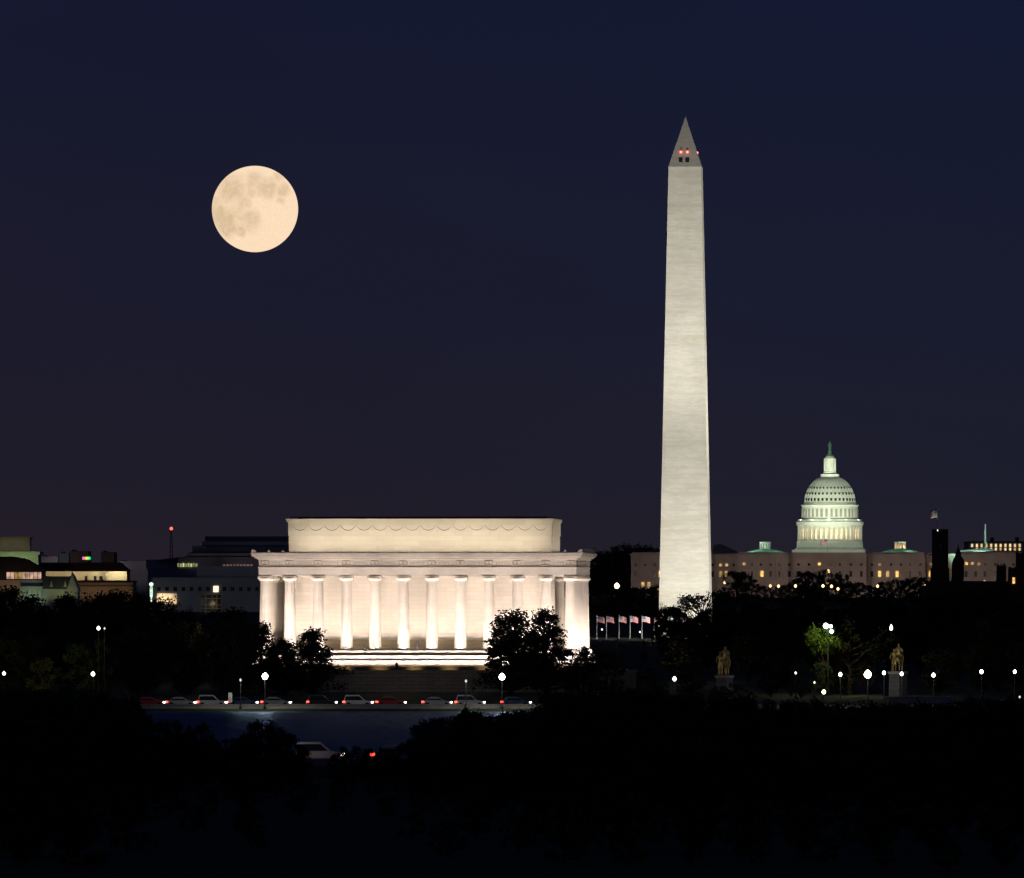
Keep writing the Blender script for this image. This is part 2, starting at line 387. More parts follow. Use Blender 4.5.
def tree_proto(name, seed, env, n, size, lobes, leaf, trunk_h=.16):
    rnd = random.Random(seed)
    mb, cs = leaf_cloud(rnd, env, n, size, lobes)
    lm = mb.mesh('crown', leaf)
    tb = MB(); top = .72
    pts = [(0, 0, -.03), (.004, .003, trunk_h), (rnd.uniform(-.02, .02), rnd.uniform(-.02, .02), .4), (rnd.uniform(-.03, .03), .01, top)]
    tb.tube(pts, [.034, .024, .017, .006], 7)
    for c, r in cs[::2]:
        z0 = min(max(c.z - .22, trunk_h * .8), .6); st = Vector((0, 0, z0)); mid = st.lerp(c, .55) + Vector((0, 0, -.02))
        tb.tube([st, mid, c], [.012, .008, .003], 5)
    return name, lm, tb.mesh('trunk', M['bark'])
def env_round(t): return .46 * math.sqrt(max(.02, 1 - ((t - .58) / .46) ** 2)) if t > .1 else .1
def env_wide(t): return .58 * math.sqrt(max(.02, 1 - ((t - .6) / .45) ** 2))
def env_tall(t): return .30 * math.sqrt(max(.02, 1 - ((t - .5) / .52) ** 2))
def env_cone(t): return .40 * max(.05, (1 - t)) ** .62 + .02
def env_top(t): return .27 * math.sqrt(max(.0, 1 - ((t - .80) / .18) ** 2))
def env_bush(t): return .62 * math.sqrt(max(.03, 1 - ((t - .42) / .6) ** 2))
PROTO = {
    'round': tree_proto('broadleaf_tree', 1, env_round, 7200, .017, 60, M['leaf']),
    'round2': tree_proto('broadleaf_tree', 2, env_round, 6000, .019, 44, M['leaf_olive'], .2),
    'wide': tree_proto('spreading_tree', 3, env_wide, 8000, .017, 70, M['leaf']),
    'wide2': tree_proto('spreading_tree', 8, env_wide, 6600, .018, 52, M['leaf_olive']),
    'tall': tree_proto('slender_tree', 4, env_tall, 4200, .016, 36, M['leaf']),
    'cone': tree_proto('magnolia_tree', 5, env_cone, 7600, .018, 62, M['leaf'], .06),
    'cone2': tree_proto('magnolia_tree', 9, env_cone, 7000, .018, 54, M['leaf'], .06),
    'bush': tree_proto('riverside_shrub', 6, env_bush, 5200, .021, 42, M['leaf'], .05),
    'bush2': tree_proto('riverside_shrub', 10, env_bush, 4200, .023, 30, M['leaf_olive'], .05),
    'lit': tree_proto('lamplit_tree', 12, env_top, 3000, .017, 17, M['leaf_lamplit'], .5),
    'sparse': tree_proto('thinning_tree', 13, env_wide, 2400, .014, 46, M['leaf_olive'], .3),
}
TREES = {}
TW = {'round': .92, 'round2': .92, 'wide': 1.16, 'wide2': 1.16, 'tall': .6, 'cone': .8, 'cone2': .8, 'bush': 1.24, 'bush2': 1.24, 'lit': .92, 'sparse': 1.16}
def tree(kind, px, ytop, Y, label, group=None, widen=1.0, zb=None):
    zb = gz(Y) if zb is None else zb
    h = az(ytop, Y) - zb
    if h < 1: h = 1.0
    h /= 1.0
    nm, cm, tm = PROTO[kind]
    if kind not in TREES:
        r = thing(nm, label, 'tree'); 
        for n_, m_ in (('crown', cm), ('trunk', tm)):
            o = bpy.data.objects.new(n_, m_); C.objects.link(o); setp(o, r)
        TREES[kind] = r
    else:
        r = copy_tree(TREES[kind]); r['label'] = label
        if 'group' in r: del r['group']
    if group: r['group'] = group
    r.location = (ax(px, Y), Y, zb); r.scale = (h * widen, h * widen, h); r.rotation_euler = (0, 0, random.uniform(0, 6.28))
    return r
def lerp_prof(P, x):
    for (a, b), (c, d) in zip(P, P[1:]):
        if a <= x <= c: return b + (d - b) * (x - a) / (c - a)
    return P[0][1] if x < P[0][0] else P[-1][1]

# the trees that stand out
tree('cone', 262, 624, 1238, 'narrow dark tree at the left corner of the floodlit temple', widen=.92)
tree('cone2', 312, 631, 1236, 'broad dark tree just right of the left corner tree before the temple steps', widen=1.5)
tree('cone', 285, 640, 1240, 'low dark tree squeezed between the two trees at the left of the temple', widen=1.1)
tree('cone', 511, 612, 1238, 'broad pointed tree before the right half of the temple columns', widen=1.3)
tree('cone2', 546, 612, 1240, 'pointed dark tree in front of the right corner of the temple', widen=1.15)
tree('cone', 584, 648, 1236, 'low dark tree hiding the right end of the temple steps', widen=1.1)
tree('round', 606, 652, 1236, 'low rounded dark tree just beyond the right end of the temple steps', widen=1.2)
tree('bush', 720, 687, 1119, 'dark shrub in front of the pedestal of the left horse statue')
tree('bush2', 738, 684, 1119, 'dark shrub right of the pedestal of the left horse statue')
tree('wide', 702, 592, 1900, 'dark leafy tree overlapping the foot of the obelisk on its right side', widen=.95)
tree('round', 672, 608, 1800, 'rounded dark tree in front of the obelisk foot, lower than the one on its right')
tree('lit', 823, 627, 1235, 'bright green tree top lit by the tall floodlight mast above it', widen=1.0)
tree('round2', 838, 632, 1246, 'dim olive tree crown between the bright green tree and the thin brownish tree', widen=.8)
tree('bush', 821, 664, 1229, 'dark shrub hiding the trunk of the bright green tree', widen=.8)
tree('sparse', 850, 619, 1240, 'thin brownish tree with visible trunk right of the bright green tree')
tree('bush', 801, 661, 1190, 'small yellow green lamplit shrub left of the floodlight mast', widen=.6)
tree('round2', 996, 619, 1480, 'faint yellowish lit tree top near the right edge of the photo', widen=.7)

# left wood on the far bank
PL = [(-30, 585), (0, 587), (30, 597), (50, 602), (62, 597), (90, 592), (115, 596), (130, 588), (150, 597), (165, 603), (185, 608), (200, 613), (225, 603), (250, 598)]
GL, LL = 'dark trees of the wood left of the temple', 'dark broadleaf tree in the black wood left of the temple'
kinds = ['round', 'round2', 'wide', 'wide2', 'tall']
for row, (Y, dy, step) in enumerate(((1420, 0, 26), (1330, 16, 34), (1250, 34, 38), (1200, 52, 40))):
    x = -25 + row * 9
    while x < (206 if row < 2 else 252):
        tree(random.choice(kinds[:4]), x, lerp_prof(PL, x) + (dy if x < 196 else 2 + 14 * (row > 2)) + random.uniform(-4, 7) * (row > 0) + random.uniform(0, 4), Y + random.uniform(-25, 25), LL, GL, widen=random.uniform(.8, 1.05))
        x += step * random.uniform(.8, 1.2)
# right wood on the far bank
PR = [(590, 652), (606, 645), (640, 640), (655, 622), (668, 612), (700, 604), (720, 600), (745, 598), (770, 603), (800, 596), (830, 600), (870, 594), (920, 598), (960, 592), (1050, 590)]
GRt, LR = 'dark trees of the wood right of the temple', 'dark broadleaf tree in the black wood right of the temple'
for row, (Y, dy, step) in enumerate(((2150, 0, 22), (1750, 9, 26), (1500, 20, 30), (1300, 34, 34), (1215, 52, 40))):
    x = 596 + row * 5
    while x < 1045:
        if not (row > 2 and (805 < x < 872 or 708 < x < 742 or 882 < x < 925)):
            tree(random.choice(kinds[:4]), x, lerp_prof(PR, x) + dy + random.uniform(0, 9), Y + random.uniform(-30, 30), LR, GRt, widen=random.uniform(.85, 1.15))
        x += step * random.uniform(.8, 1.2)
# distant trees around the foot of the domed building and behind its left wing
GD, LD = 'distant trees below the domed building', 'small distant tree in the dark belt below the domed building'
for px, yt in ((726, 590), (737, 572), (752, 583), (765, 586), (780, 586), (793, 584), (800, 580), (814, 570), (826, 580), (842, 574), (856, 583), (872, 584), (885, 582),
               (900, 579), (914, 577), (925, 580), (962, 583), (975, 584), (990, 583), (690, 585), (640, 592), (655, 588), (628, 590)):
    tree(random.choice(kinds[:4]), px, yt, random.uniform(3900, 4150), LD, GD, widen=random.uniform(1.0, 1.3), zb=14)
GB, LB = 'trees on the low hill behind the temple', 'dark tree on the far skyline right behind the temple roof'
for px, yt in ((585, 552), (598, 551), (612, 553), (624, 551), (637, 545), (648, 548), (606, 568), (620, 572), (592, 570)):
    tree(random.choice(kinds[:4]), px, yt, random.uniform(4700, 4850), LB, GB, widen=1.2, zb=18)
for px, yt in ((600, 578), (618, 584), (636, 588), (652, 585)):
    tree(random.choice(kinds[:4]), px, yt, random.uniform(3300, 3500), 'dark mid distance tree between the temple and the obelisk', 'mid distance trees between temple and obelisk', widen=1.1)
# near bank: shrubs and small trees whose tops stand against the river
PN = [(-30, 688), (60, 690), (112, 694), (136, 706), (143, 738), (150, 733), (158, 721), (172, 718), (184, 727), (198, 724), (206, 741), (226, 739), (250, 730), (264, 720), (286, 728),
      (300, 744), (306, 752), (330, 752), (336, 745), (347, 741), (362, 749), (398, 745), (410, 735), (425, 722), (450, 715), (470, 712), (478, 706), (490, 714), (520, 711),
      (545, 702), (560, 693), (620, 690), (700, 694), (800, 702), (900, 704), (1050, 696)]
GN, LN = 'dark trees and shrubs of the near bank', 'dark leafy tree or shrub in the black growth along the near bank'
for row, (Y, dy, step) in enumerate(((643, 0, 13), (622, 10, 24), (585, 26, 34), (540, 48, 42), (490, 76, 56), (458, 104, 60), (436, 132, 62))):
    x = -20 + row * 7
    while x < 1045:
        if not (306 < x < 331 and row < 2):
            k = random.choice(['bush', 'bush2', 'round', 'tall', 'round2'] if row == 0 else ['bush', 'bush2', 'wide', 'round'])
            top = lerp_prof(PN, x) + dy + random.uniform(0, 6)
            if az(top, Y) - gz(Y) > 1.2:
                tree(k, x, top, Y + random.uniform(-9, 8), LN, GN, widen=random.uniform(.6, .95) if row == 0 else random.uniform(.9, 1.3))
        x += step * random.uniform(.8, 1.2)

# ------------------------------------------------------------ the floodlit temple
YT = 1300.0; ST = F / YT
def tz(py): return az(py, YT) - 4.1
temple = thing('memorial_temple', 'long floodlit white marble temple with twelve tall columns in front', 'temple',
               (ax(417.8, YT), YT, 4.1), R(-4.35))
MT = Matrix.Translation(temple.location) @ Matrix.Rotation(R(-4.35), 4, 'Z')
zf = tz(650.3); zc = tz(576.2); DEP = 33.0; HX = 26.35
colx = [-HX] + [-22.095 + i * 4.91 for i in range(10)] + [HX]
# stylobate: plinth and three great steps
MB().box(-HX - 2.6, HX + 2.6, -6.6, DEP + 6.6, -.5, tz(664.8)).build('plinth', M['tanstone'], temple)
zs = [tz(664.8), tz(660.2), tz(655.2), zf]
for i in range(3):
    o_ = 5.4 - i * 1.75
    MB().box(-HX - .9 - o_ * .25, HX + .9 + o_ * .25, -o_, DEP + o_, zs[i] + .003, zs[i+1]).build('step', M['marble'], temple, bevel=.06)
# columns with capital and abacus
H = zc - zf
sh = MB(); pf = [(1.10, 0), (1.10, .12), (1.06, .2)]
for k in range(9):
    tt = k / 8; pf.append((1.05 - .19 * tt ** 1.3, .25 + (H - 1.35) * tt))
sh.lathe(pf, 40, flute=.06); smesh = sh.mesh('shaft', M['marble_plain'])
cp = MB(); cp.lathe([(.88, H - 1.1), (.92, H - .95), (.90, H - .85), (1.18, H - .56), (1.36, H - .42), (1.36, H - .37)], 28)
cp.box(-1.14, 1.14, -1.14, 1.14, H - .37, H); cmesh = cp.mesh('capital', M['marble_plain'])
pos = [(x, 0) for x in colx] + [(x, DEP) for x in colx]
for i in range(1, 7): pos += [(-HX, i * DEP / 7), (HX, i * DEP / 7)]
for x, y in pos:
    o = bpy.data.objects.new('column', smesh); C.objects.link(o); setp(o, temple); o.location = (x, y, zf)
    o2 = bpy.data.objects.new('capital', cmesh); C.objects.link(o2); setp(o2, o)
# inner wall; shade along its foot is painted as a darker course
CX = 21.7; CY = 5.0
MB().box(-CX, CX, CY, DEP - CY, zf + 1.75, zc + .25).build('inner_wall', M['marble'], temple)
MB().box(-CX - .08, CX + .08, CY - .08, DEP - CY + .08, zf + .003, zf + 1.72).build('shaded_wall_foot', M['footshade'], temple)
# entablature
e0, e1, e2, e3 = zc + .003, tz(568.1), tz(559.7), tz(552.6)
MB().box(-HX - 1.05, HX + 1.05, -1.05, DEP + 1.05, e0 + .3, e1).build('architrave', M['marble_plain'], temple)
MB().box(-HX - .98, HX + .98, -.98, DEP + .98, e0 + .01, e0 + .29).build('soffit', M['marble_plain'], temple)
MB().box(-HX - 1.18, HX + 1.18, -1.18, DEP + 1.18, e1 + .003, e1 + .2).build('fillet', M['marble_plain'], temple)
MB().box(-HX - 1.0, HX + 1.0, -1.0, DEP + 1.0, e1 + .2, e2).build('frieze', M['marble_plain'], temple)
cn = MB(); zc2 = e2 + .003
for dz, pr in ((.25, 1.3), (.28, 1.75), (.42, 2.15), (.26, 2.3)):
    cn.box(-HX - pr, HX + pr, -pr, DEP + pr, zc2, zc2 + dz - .003); zc2 += dz
cn.build('cornice', M['marble_plain'], temple, bevel=.04)
# wreaths above each column and carved bands of names between them
zw = (e1 + e2) / 2 + .1
def wreath(c, normal):
    w = MB(); d = .30
    for s in (-1, 1):
        cc = (c[0] + s * d, c[1], c[2]) if normal == 'y' else (c[0], c[1] + s * d, c[2])
        w.ring(cc, .40, .10, normal)
    w.build('wreath', M['relief'], temple)
for x in colx: wreath((x, -1.04, zw), 'y')
for i in range(8): wreath((HX + 1.04, i * DEP / 7, zw), 'x')
cv = MB(); rnd = random.Random(3)
for a, b in zip(colx, colx[1:]):
    x = a + 1.25
    while x < b - 1.3:
        wl = rnd.uniform(.18, .34); cv.box(x, x + wl, -1.03, -.99, zw - .22, zw + .22); x += wl + .14
cv.build('carved_lettering', M['relief'], temple)
af = MB()
for i in range(24):
    x = -HX - 1.6 + i * (2 * HX + 3.2) / 23
    af.prism([(x - .26, zc2), (x + .26, zc2), (x + .28, zc2 + .2), (x, zc2 + .5), (x - .28, zc2 + .2)], -2.2, -1.95)
for i in range(1, 14):
    y = -2 + i * (DEP + 4) / 14
    af.prism([(y - .32, zc2), (y + .32, zc2), (y + .36, zc2 + .3), (y, zc2 + .72), (y - .36, zc2 + .3)], HX + 1.95, HX + 2.2, axis='x')
af.build('cresting', M['marble_plain'], temple)
for s in (-1, 1):
    MB().prism([(s*(HX+1.9) - .22, zc2), (s*(HX+1.9) + .22, zc2), (s*(HX+1.9) + .3, zc2 + .35), (s*(HX+1.9), zc2 + .65), (s*(HX+1.9) - .3, zc2 + .35)], -2.25, -1.75).build('corner_ornament', M['marble_plain'], temple)
MB().box(-HX - 1.6, HX + 1.6, -1.6, DEP + 1.6, zc2 - .05, zc2 + .12).build('roof_terrace', M['concrete'], temple)
# attic storey with its band of garlands
AX, AY, AD = 22.75, 4.6, 25.0; za0 = zc2 + .12; za1 = tz(518.4)
MB().box(-AX, AX, AY, AD, za0, za1 - 2.9).build('attic_wall', M['attic'], temple)
MB().box(-AX - .12, AX + .12, AY - .12, AD + .12, za1 - 2.9, za1 - .75).build('attic_frieze', M['attic'], temple)
at_c = MB(); zq = za1 - .75 + .003
for dz, pr in ((.25, .2), (.3, .4), (.2, .5)): at_c.box(-AX - pr, AX + pr, AY - pr, AD + pr, zq, zq + dz - .003); zq += dz
at_c.build('attic_cornice', M['attic'], temple)
MB().box(-AX + .8, AX - .8, AY + .8, AD - .8, zq, zq + .35).build('roof', M['slate'], temple)
MB().box(-AX + .2, -AX + 1.7, AY + .2, AY + 1.5, zq, zq + .45).build('roof_hatch', M['marble_plain'], temple)
gl = MB(); nsw = 16
for i in range(nsw):
    x0 = -AX + .5 + i * (2 * AX - 1) / nsw; wd = (2 * AX - 1) / nsw
    P = [(x0 + wd * k / 8, AY - .14, za1 - 1.15 - .95 * (1 - (2 * k / 8 - 1) ** 2)) for k in range(9)]
    gl.tube(P, [.06 + .08 * (1 - abs(2 * k / 8 - 1)) for k in range(9)], 5)
    gl.prism([(x0 - .3, za1 - 1.0), (x0, za1 - 1.5), (x0 + .3, za1 - 1.0)], AY - .22, AY - .12)
gl.box(-AX, AX, AY - .2, AY - .12, za1 - 2.92, za1 - 2.75)
gl.build('garland', M['attic'], temple)

# floodlights of the temple (unseen sources behind the columns, before the steps and on the roof terrace, fill added)
WARM = (1, .81, .63); PINK = (1, .82, .71); YEL = (1, .85, .68)
bays = [(a + b) / 2 for a, b in zip(colx, colx[1:])]
def strip(loc, target, power, sx, sy, col, spread, rz=0):
    d = bpy.data.lights.new('floodlight_strip', 'AREA'); d.shape = 'RECTANGLE'; d.size = sx; d.size_y = sy; d.energy = power; d.color = col; d.spread = R(spread)
    o = bpy.data.objects.new('floodlight_strip', d); C.objects.link(o)
    v = Vector(target) - Vector(loc); zax = -v.normalized(); xax = Vector((1, 0, 0)) if rz == 0 else Vector((0, 1, 0)); yax = zax.cross(xax).normalized(); xax = yax.cross(zax)
    o.matrix_world = MT @ Matrix.Translation(loc) @ Matrix((xax, yax, zax)).transposed().to_4x4()
    return o
for x in colx[1:-1]:
    spot((x, 1.5, zf + .25), (x, 4.4, zf + 11.5), 1450, 104, WARM, 1, .25, MT)
    spot((x, 1.6, zf + .25), (x, 4.65, zf + 2.6), 260, 120, WARM, 1, .25, MT)  # fill added to brighten the foot of the wall
for x in bays:
    spot((x, 1.0, zf + .25), (x, 4.4, zf + 12), 620, 104, WARM, 1, .25, MT)
for i in range(7):
    y = (i + .5) * DEP / 7
    spot((HX - 1.7, y, zf + .2), (HX - 4, y, zf + 9), 800, 110, WARM, 1, .2, MT)
    spot((-HX + 1.7, y, zf + .2), (-HX + .6, y, zf + 12), 800, 70, WARM, 1, .2, MT)
strip((0, -8.8, 1.3), (0, -1.5, 7.6), 6400, 62, .5, PINK, 104)
strip((HX + 7, DEP / 2, 1.3), (HX, DEP / 2, 7.0), 4600, 40, .5, PINK, 104, 1)
for x in colx:
    spot((x, -4.6, tz(660.2) + .2), (x, -.6, zf + 4.6), 760, 64, PINK, 1, .15, MT)
for i in range(14):
    x = -AX + (i + .5) * 2 * AX / 14
    spot((x, -.9, za0 + .3), (x, AY, za0 + 4.4), 980, 130, YEL, 1, .15, MT)
for i in range(5):
    y = AY + (i + .5) * 4.2
    spot((HX + 1.2, y, za0 + .3), (AX, y, za0 + 3.6), 520, 130, YEL, 1, .15, MT)
for x in (-24, -8, 8, 25):
    spot((x, -15, .9), (x * .9, 0, 20.5), 12000, 58, PINK, .8, .3, MT)  # front floods added to lift the entablature
for i in range(9):
    x = -24 + i * 6
    spot((x, -8.0, .25), (x, -6.6, .7), 60, 120, (1, .7, .36), .8, .1, MT)

# terrace with its granite retaining wall
tw = thing('retaining_wall', 'dim grey granite block wall below the temple terrace', 'wall', (0, 1262, .3), 0)
MB().box(ax(222, 1262), ax(636, 1262), 0, 1.4, 0, 4.0).build('block_wall', M['granite'], tw)
MB().box(ax(222, 1262) - .2, ax(636, 1262) + .2, -.2, 1.5, 4.003, 4.3).build('coping', M['granite'], tw)
tag(MB().box(ax(222, 1262) + .1, ax(636, 1262) - .1, 1263.4, 1360, .2, 4.1).build('terrace', M['grass']), kind='structure')
for px in (352, 385, 418, 450, 480):
    spot((ax(px, 1246), 1246, 3.4), (ax(px, 1262), 1262, 1.4), 150, 130, (1, .85, .7), 1, .2)  # unseen spots added to lift the dim granite wall

# ------------------------------------------------------------ people
def person(px, py, Y, label, zb=None):
    p = at(px, py, Y); 
    if zb is not None: p.z = zb
    r = thing('person', label, 'person', p, random.uniform(-.5, .5))
    nd = dict(pel=(0, 0, .95, .15), bel=(0, 0, 1.12, .14), che=(0, .01, 1.36, .17), nec=(0, 0, 1.5, .06), hea=(0, -.01, 1.6, .085), top=(0, 0, 1.7, .08),
              ha=(.1, 0, .86, .1), ka=(.11, -.02, .5, .07), aa=(.12, .02, .09, .045), fa=(.13, -.14, .04, .035),
              hb=(-.1, 0, .86, .1), kb=(-.11, -.03, .5, .07), ab=(-.12, .03, .09, .045), fb=(-.13, -.13, .04, .035),
              sa=(.2, 0, 1.4, .07), ea=(.26, .02, 1.12, .05), wa=(.24, -.08, .88, .038), sb=(-.2, 0, 1.4, .07), eb=(-.26, .02, 1.12, .05), wb=(-.22, -.1, .88, .038))
    ed = [('pel', 'bel'), ('bel', 'che'), ('che', 'nec'), ('nec', 'hea'), ('hea', 'top'), ('pel', 'ha'), ('ha', 'ka'), ('ka', 'aa'), ('aa', 'fa'), ('pel', 'hb'), ('hb', 'kb'), ('kb', 'ab'), ('ab', 'fb'),
          ('che', 'sa'), ('sa', 'ea'), ('ea', 'wa'), ('che', 'sb'), ('sb', 'eb'), ('eb', 'wb')]
    skin('body', nd, ed, M['cloth'], r)
    MB().lathe([(.001, 0), (.095, .0), (.1, .06), (.07, .12), (.001, .14)], 10, (0, .015, 1.63)).build('hair', M['iron'], r, True)
person(417.5, 651, 1296, 'person in dark clothes standing between two temple columns', zb=4.1 + zf)
person(396.5, 671, 1290, 'person in dark clothes standing at the dim plinth below the temple steps', zb=4.1)
person(365, 655, 1297, 'person in dark clothes on the temple steps left of the other visitors', zb=4.1 + zs[2])

# ------------------------------------------------------------ obelisk
YO = 2447.0; SO = F / YO
ob = thing('stone_obelisk', 'tall pale marble obelisk with two red lights near its tip', 'obelisk', (ax(685.6, YO), YO, 4.0), R(-4.35))
MO = Matrix.Translation(ob.location) @ Matrix.Rotation(R(-4.35), 4, 'Z')
a0, a1, hs, ht = 8.4, 5.25, 152.6, 169.2
MB().frus(-a0, a0, -a0, a0, 0, -a1, a1, -a1, a1, hs).build('shaft', M['obelisk'], ob)
MB().add([(-a1 - .05, -a1 - .05, hs + .02), (a1 + .05, -a1 - .05, hs + .02), (a1 + .05, a1 + .05, hs + .02), (-a1 - .05, a1 + .05, hs + .02), (0, 0, ht)],
         [(3, 2, 1, 0), (0, 1, 4), (1, 2, 4), (2, 3, 4), (3, 0, 4)]).build('capstone_pyramid', M['obelisk'], ob)
red = emit('red_beacon', (1, .10, .07), 9)
def face_y(z): return -(a1 + .05) * (ht - z) / (ht - hs)
zb_, zw_ = az(152.5, YO) - 4, az(162, YO) - 4
for px in (680.8, 687.3):
    x = (px - 684.9) / SO
    y = face_y(zb_); MB().lathe([(.24, 0), (.32, .2), (.26, .45), (.1, .55)], 12, (x, y - .15, zb_ - .3)).build('beacon', red, ob)
    y = face_y(zw_); MB().box(x - .6, x + .6, y - .12, y + .5, zw_ - .5, zw_ + .5).build('window', M['darkglass'], ob)
MB().lathe([(.3, 0), (.42, .2), (.34, .5), (.1, .62)], 12, (-face_y(zb_) - .12, 1, zb_ - .3)).build('beacon', red, ob)
FL = (1, .96, .84)
for x in (-34, -12, 12, 34):
    spot((x, -105, 1.2), (x * .12, 0, 152), 3.45e5, 48, FL, 1, .5, MO)
for x in (-2, 14, 30, 42):
    spot((x, -105, 1.2), (x * .15, 0, 29), 1.45e5, 66, FL, 1, .5, MO)
for y in (-24, 18):
    for sx in (-1, 1):
        spot((sx * 100, y, 1.2), (0, 0, 135), 5.2e5, 56, FL, .9, .5, MO)
        spot((sx * 100, y, 1.2), (0, 0, 30), 1.8e5, 70, FL, .9, .5, MO)
for x in (-3, 4.5): spot((x, -24, .8), (x * .4, -a0, 20), 2600, 34, FL, .9, .3, MO)

# flags round its foot
def flagmat():
    m = bpy.data.materials.new('flag_cloth'); m.use_nodes = True; t = m.node_tree; b = t.nodes['Principled BSDF']; b.inputs['Roughness'].default_value = .85
    uv = t.nodes.new('ShaderNodeUVMap'); sp = t.nodes.new('ShaderNodeSeparateXYZ'); t.links.new(uv.outputs[0], sp.inputs[0])
    def mth(op, a, bb):
        n = t.nodes.new('ShaderNodeMath'); n.operation = op
        for i, q in enumerate((a, bb)):
            if isinstance(q, (int, float)): n.inputs[i].default_value = q
            else: t.links.new(q, n.inputs[i])
        return n.outputs[0]
    st = mth('LESS_THAN', mth('MODULO', mth('MULTIPLY', sp.outputs[1], 13), 2), 1)
    cn = mth('MULTIPLY', mth('LESS_THAN', sp.outputs[0], .4), mth('GREATER_THAN', sp.outputs[1], 6 / 13))
    sx = mth('MODULO', mth('MULTIPLY', sp.outputs[0], 20), 1); sy = mth('MODULO', mth('MULTIPLY', sp.outputs[1], 16), 1)
    star = mth('MULTIPLY', mth('LESS_THAN', mth('ABSOLUTE', mth('SUBTRACT', sx, .5), 0), .2), mth('LESS_THAN', mth('ABSOLUTE', mth('SUBTRACT', sy, .5), 0), .2))
    def mix(f, a, c):
        n = t.nodes.new('ShaderNodeMix'); n.data_type = 'RGBA'; t.links.new(f, n.inputs[0])
        for i, q in ((6, a), (7, c)):
            if isinstance(q, tuple): n.inputs[i].default_value = q
            else: t.links.new(q, n.inputs[i])
        return n.outputs[2]
    col = mix(cn, mix(st, (.5, .46, .44, 1), (.36, .03, .05, 1)), mix(star, (.03, .05, .16, 1), (.5, .5, .5, 1)))
    t.links.new(col, b.inputs['Base Color']); return m
FM = flagmat()
def flag_thing(label, loc, ph, fw, fh, dirx=-1, group=None, name='flag'):
    r = thing(name, label, 'flag', loc, 0, group)
    MB().lathe([(.12, 0), (.09, ph * .5), (.06, ph), (.11, ph + .05), (.02, ph + .2)], 8).build('pole', M['steel'], r)
    nx, nz_ = 12, 7; mb = MB(); uvs = []
    for i in range(nx + 1):
        for j in range(nz_ + 1):
            u, v = i / nx, j / nz_
            mb.v.append((dirx * (.08 + u * fw * .93), .25 * math.sin(u * 7 + v) * (.25 + u), ph - fh - .1 + v * fh - u * u * fh * .28)); uvs.append((u, v))
    for i in range(nx):
        for j in range(nz_):
            k = i * (nz_ + 1) + j; mb.f.append((k, k + nz_ + 1, k + nz_ + 2, k + 1)); mb.m.append(0)
    o = mb.build('cloth', FM, r, True); me = o.data; ul = me.uv_layers.new(name='UVMap')
    for lp in me.loops: ul.data[lp.index].uv = uvs[lp.vertex_index]
    sm = o.modifiers.new('thick', 'SOLIDIFY'); sm.thickness = .02
    return r
fproto = flag_thing('x', (0, 0, 0), 7.4, 2.7, 1.9, dirx=1, group='flags round the foot of the obelisk')
fx = [(597, 2415), (606.5, 2409), (619, 2404), (630, 2400), (642, 2398), (654.5, 2396)]
for i, (px, Y) in enumerate(fx):
    r = fproto if i == 0 else copy_tree(fproto)
    r.location = (ax(px, Y), Y, az(639, Y)); r.rotation_euler.z = random.uniform(-.3, .3)
    r['label'] = 'striped flag on a thin pole left of the obelisk foot, %s' % ORD[i]
    spot((r.location.x + 1.5, Y - 5, r.location.z + .3), r.location + Vector((1.2, 0, 6.2)), 9 if i not in (2, 3) else 1, 40, (1, .86, .75), .7)  # small spot added at each flag to set its brightness

# ------------------------------------------------------------ domed government building
YC = 4500.0; SC = F / YC; ZC = 18.6
cap = thing('domed_government_building', 'wide stone government building with a tall greenish floodlit white dome', 'building', (ax(830, YC), YC, ZC), R(-4.35))
MC = Matrix.Translation(cap.location) @ Matrix.Rotation(R(-4.35), 4, 'Z')
def cx(px): return (px - 830) / SC
def cz(py): return az(py, YC) - ZC
DC = (-1.5, 42.0)                                # dome axis
zr = cz(553.0)
blocks = [('wing', 630, 706, 6, 70, zr), ('corridor', 706, 737, 20, 52, cz(554.2)), ('wall', 737, 794, 2, 75, zr), ('wall', 794, 867, -10, 75, cz(553.4)),
          ('wall', 867, 925, 2, 75, zr), ('corridor', 925, 961, 20, 52, cz(554.2)), ('wing', 961, 1037, 6, 70, zr)]
for nm, a, b, y0, y1, zt in blocks:
    m = MB(); m.box(cx(a), cx(b), y0, y1, -6, zt - 1.2)
    m.build(nm, M['capstone'], cap)
    MB().box(cx(a) - .6 + (.6 if nm == 'corridor' else 0), cx(b) + .6 - (.6 if nm == 'corridor' else 0), y0 - .7, y1 + .7, zt - 1.197, zt - .3).build('cornice', M['capstone'], cap)
    MB().box(cx(a) + .5, cx(b) - .5, y0 + .4, y1 - .5, zt - .297, zt + .5).build('balustrade', M['capstone'], cap)
# pilasters and string course on the wings, terrace wall
pl = MB()
for nm, a, b, y0, y1, zt in blocks:
    n = max(3, int((b - a) / 6))
    for i in range(n + 1):
        x = cx(a) + .8 + (cx(b) - cx(a) - 1.6) * i / n
        wpx_ = 830 + x * SC
        if any(abs(wpx_ - q) < 2.6 for q in (820, 879.6, 966, 972, 978.5, 719, 724.9, 744, 929.6, 887.5, 897, 761.8, 642, 648, 659.6)): continue
        pl.box(x - .5, x + .5, y0 - .8, y0 - .002, zt - 15, zt - 1.25)
    pl.box(cx(a), cx(b), y0 - .5, y0 - .003, zt - 15.8, zt - 15)
pl.build('pilaster_order', M['capstone'], cap)
warmw = emit('lit_window_warm', (1, .56, .16), 1.25, .4, .6); warmw2 = emit('lit_window_soft', (1, .62, .24), .62, .4, .6)
dimw = emit('lit_window_dim', (1, .6, .22), .3, .4, .6)
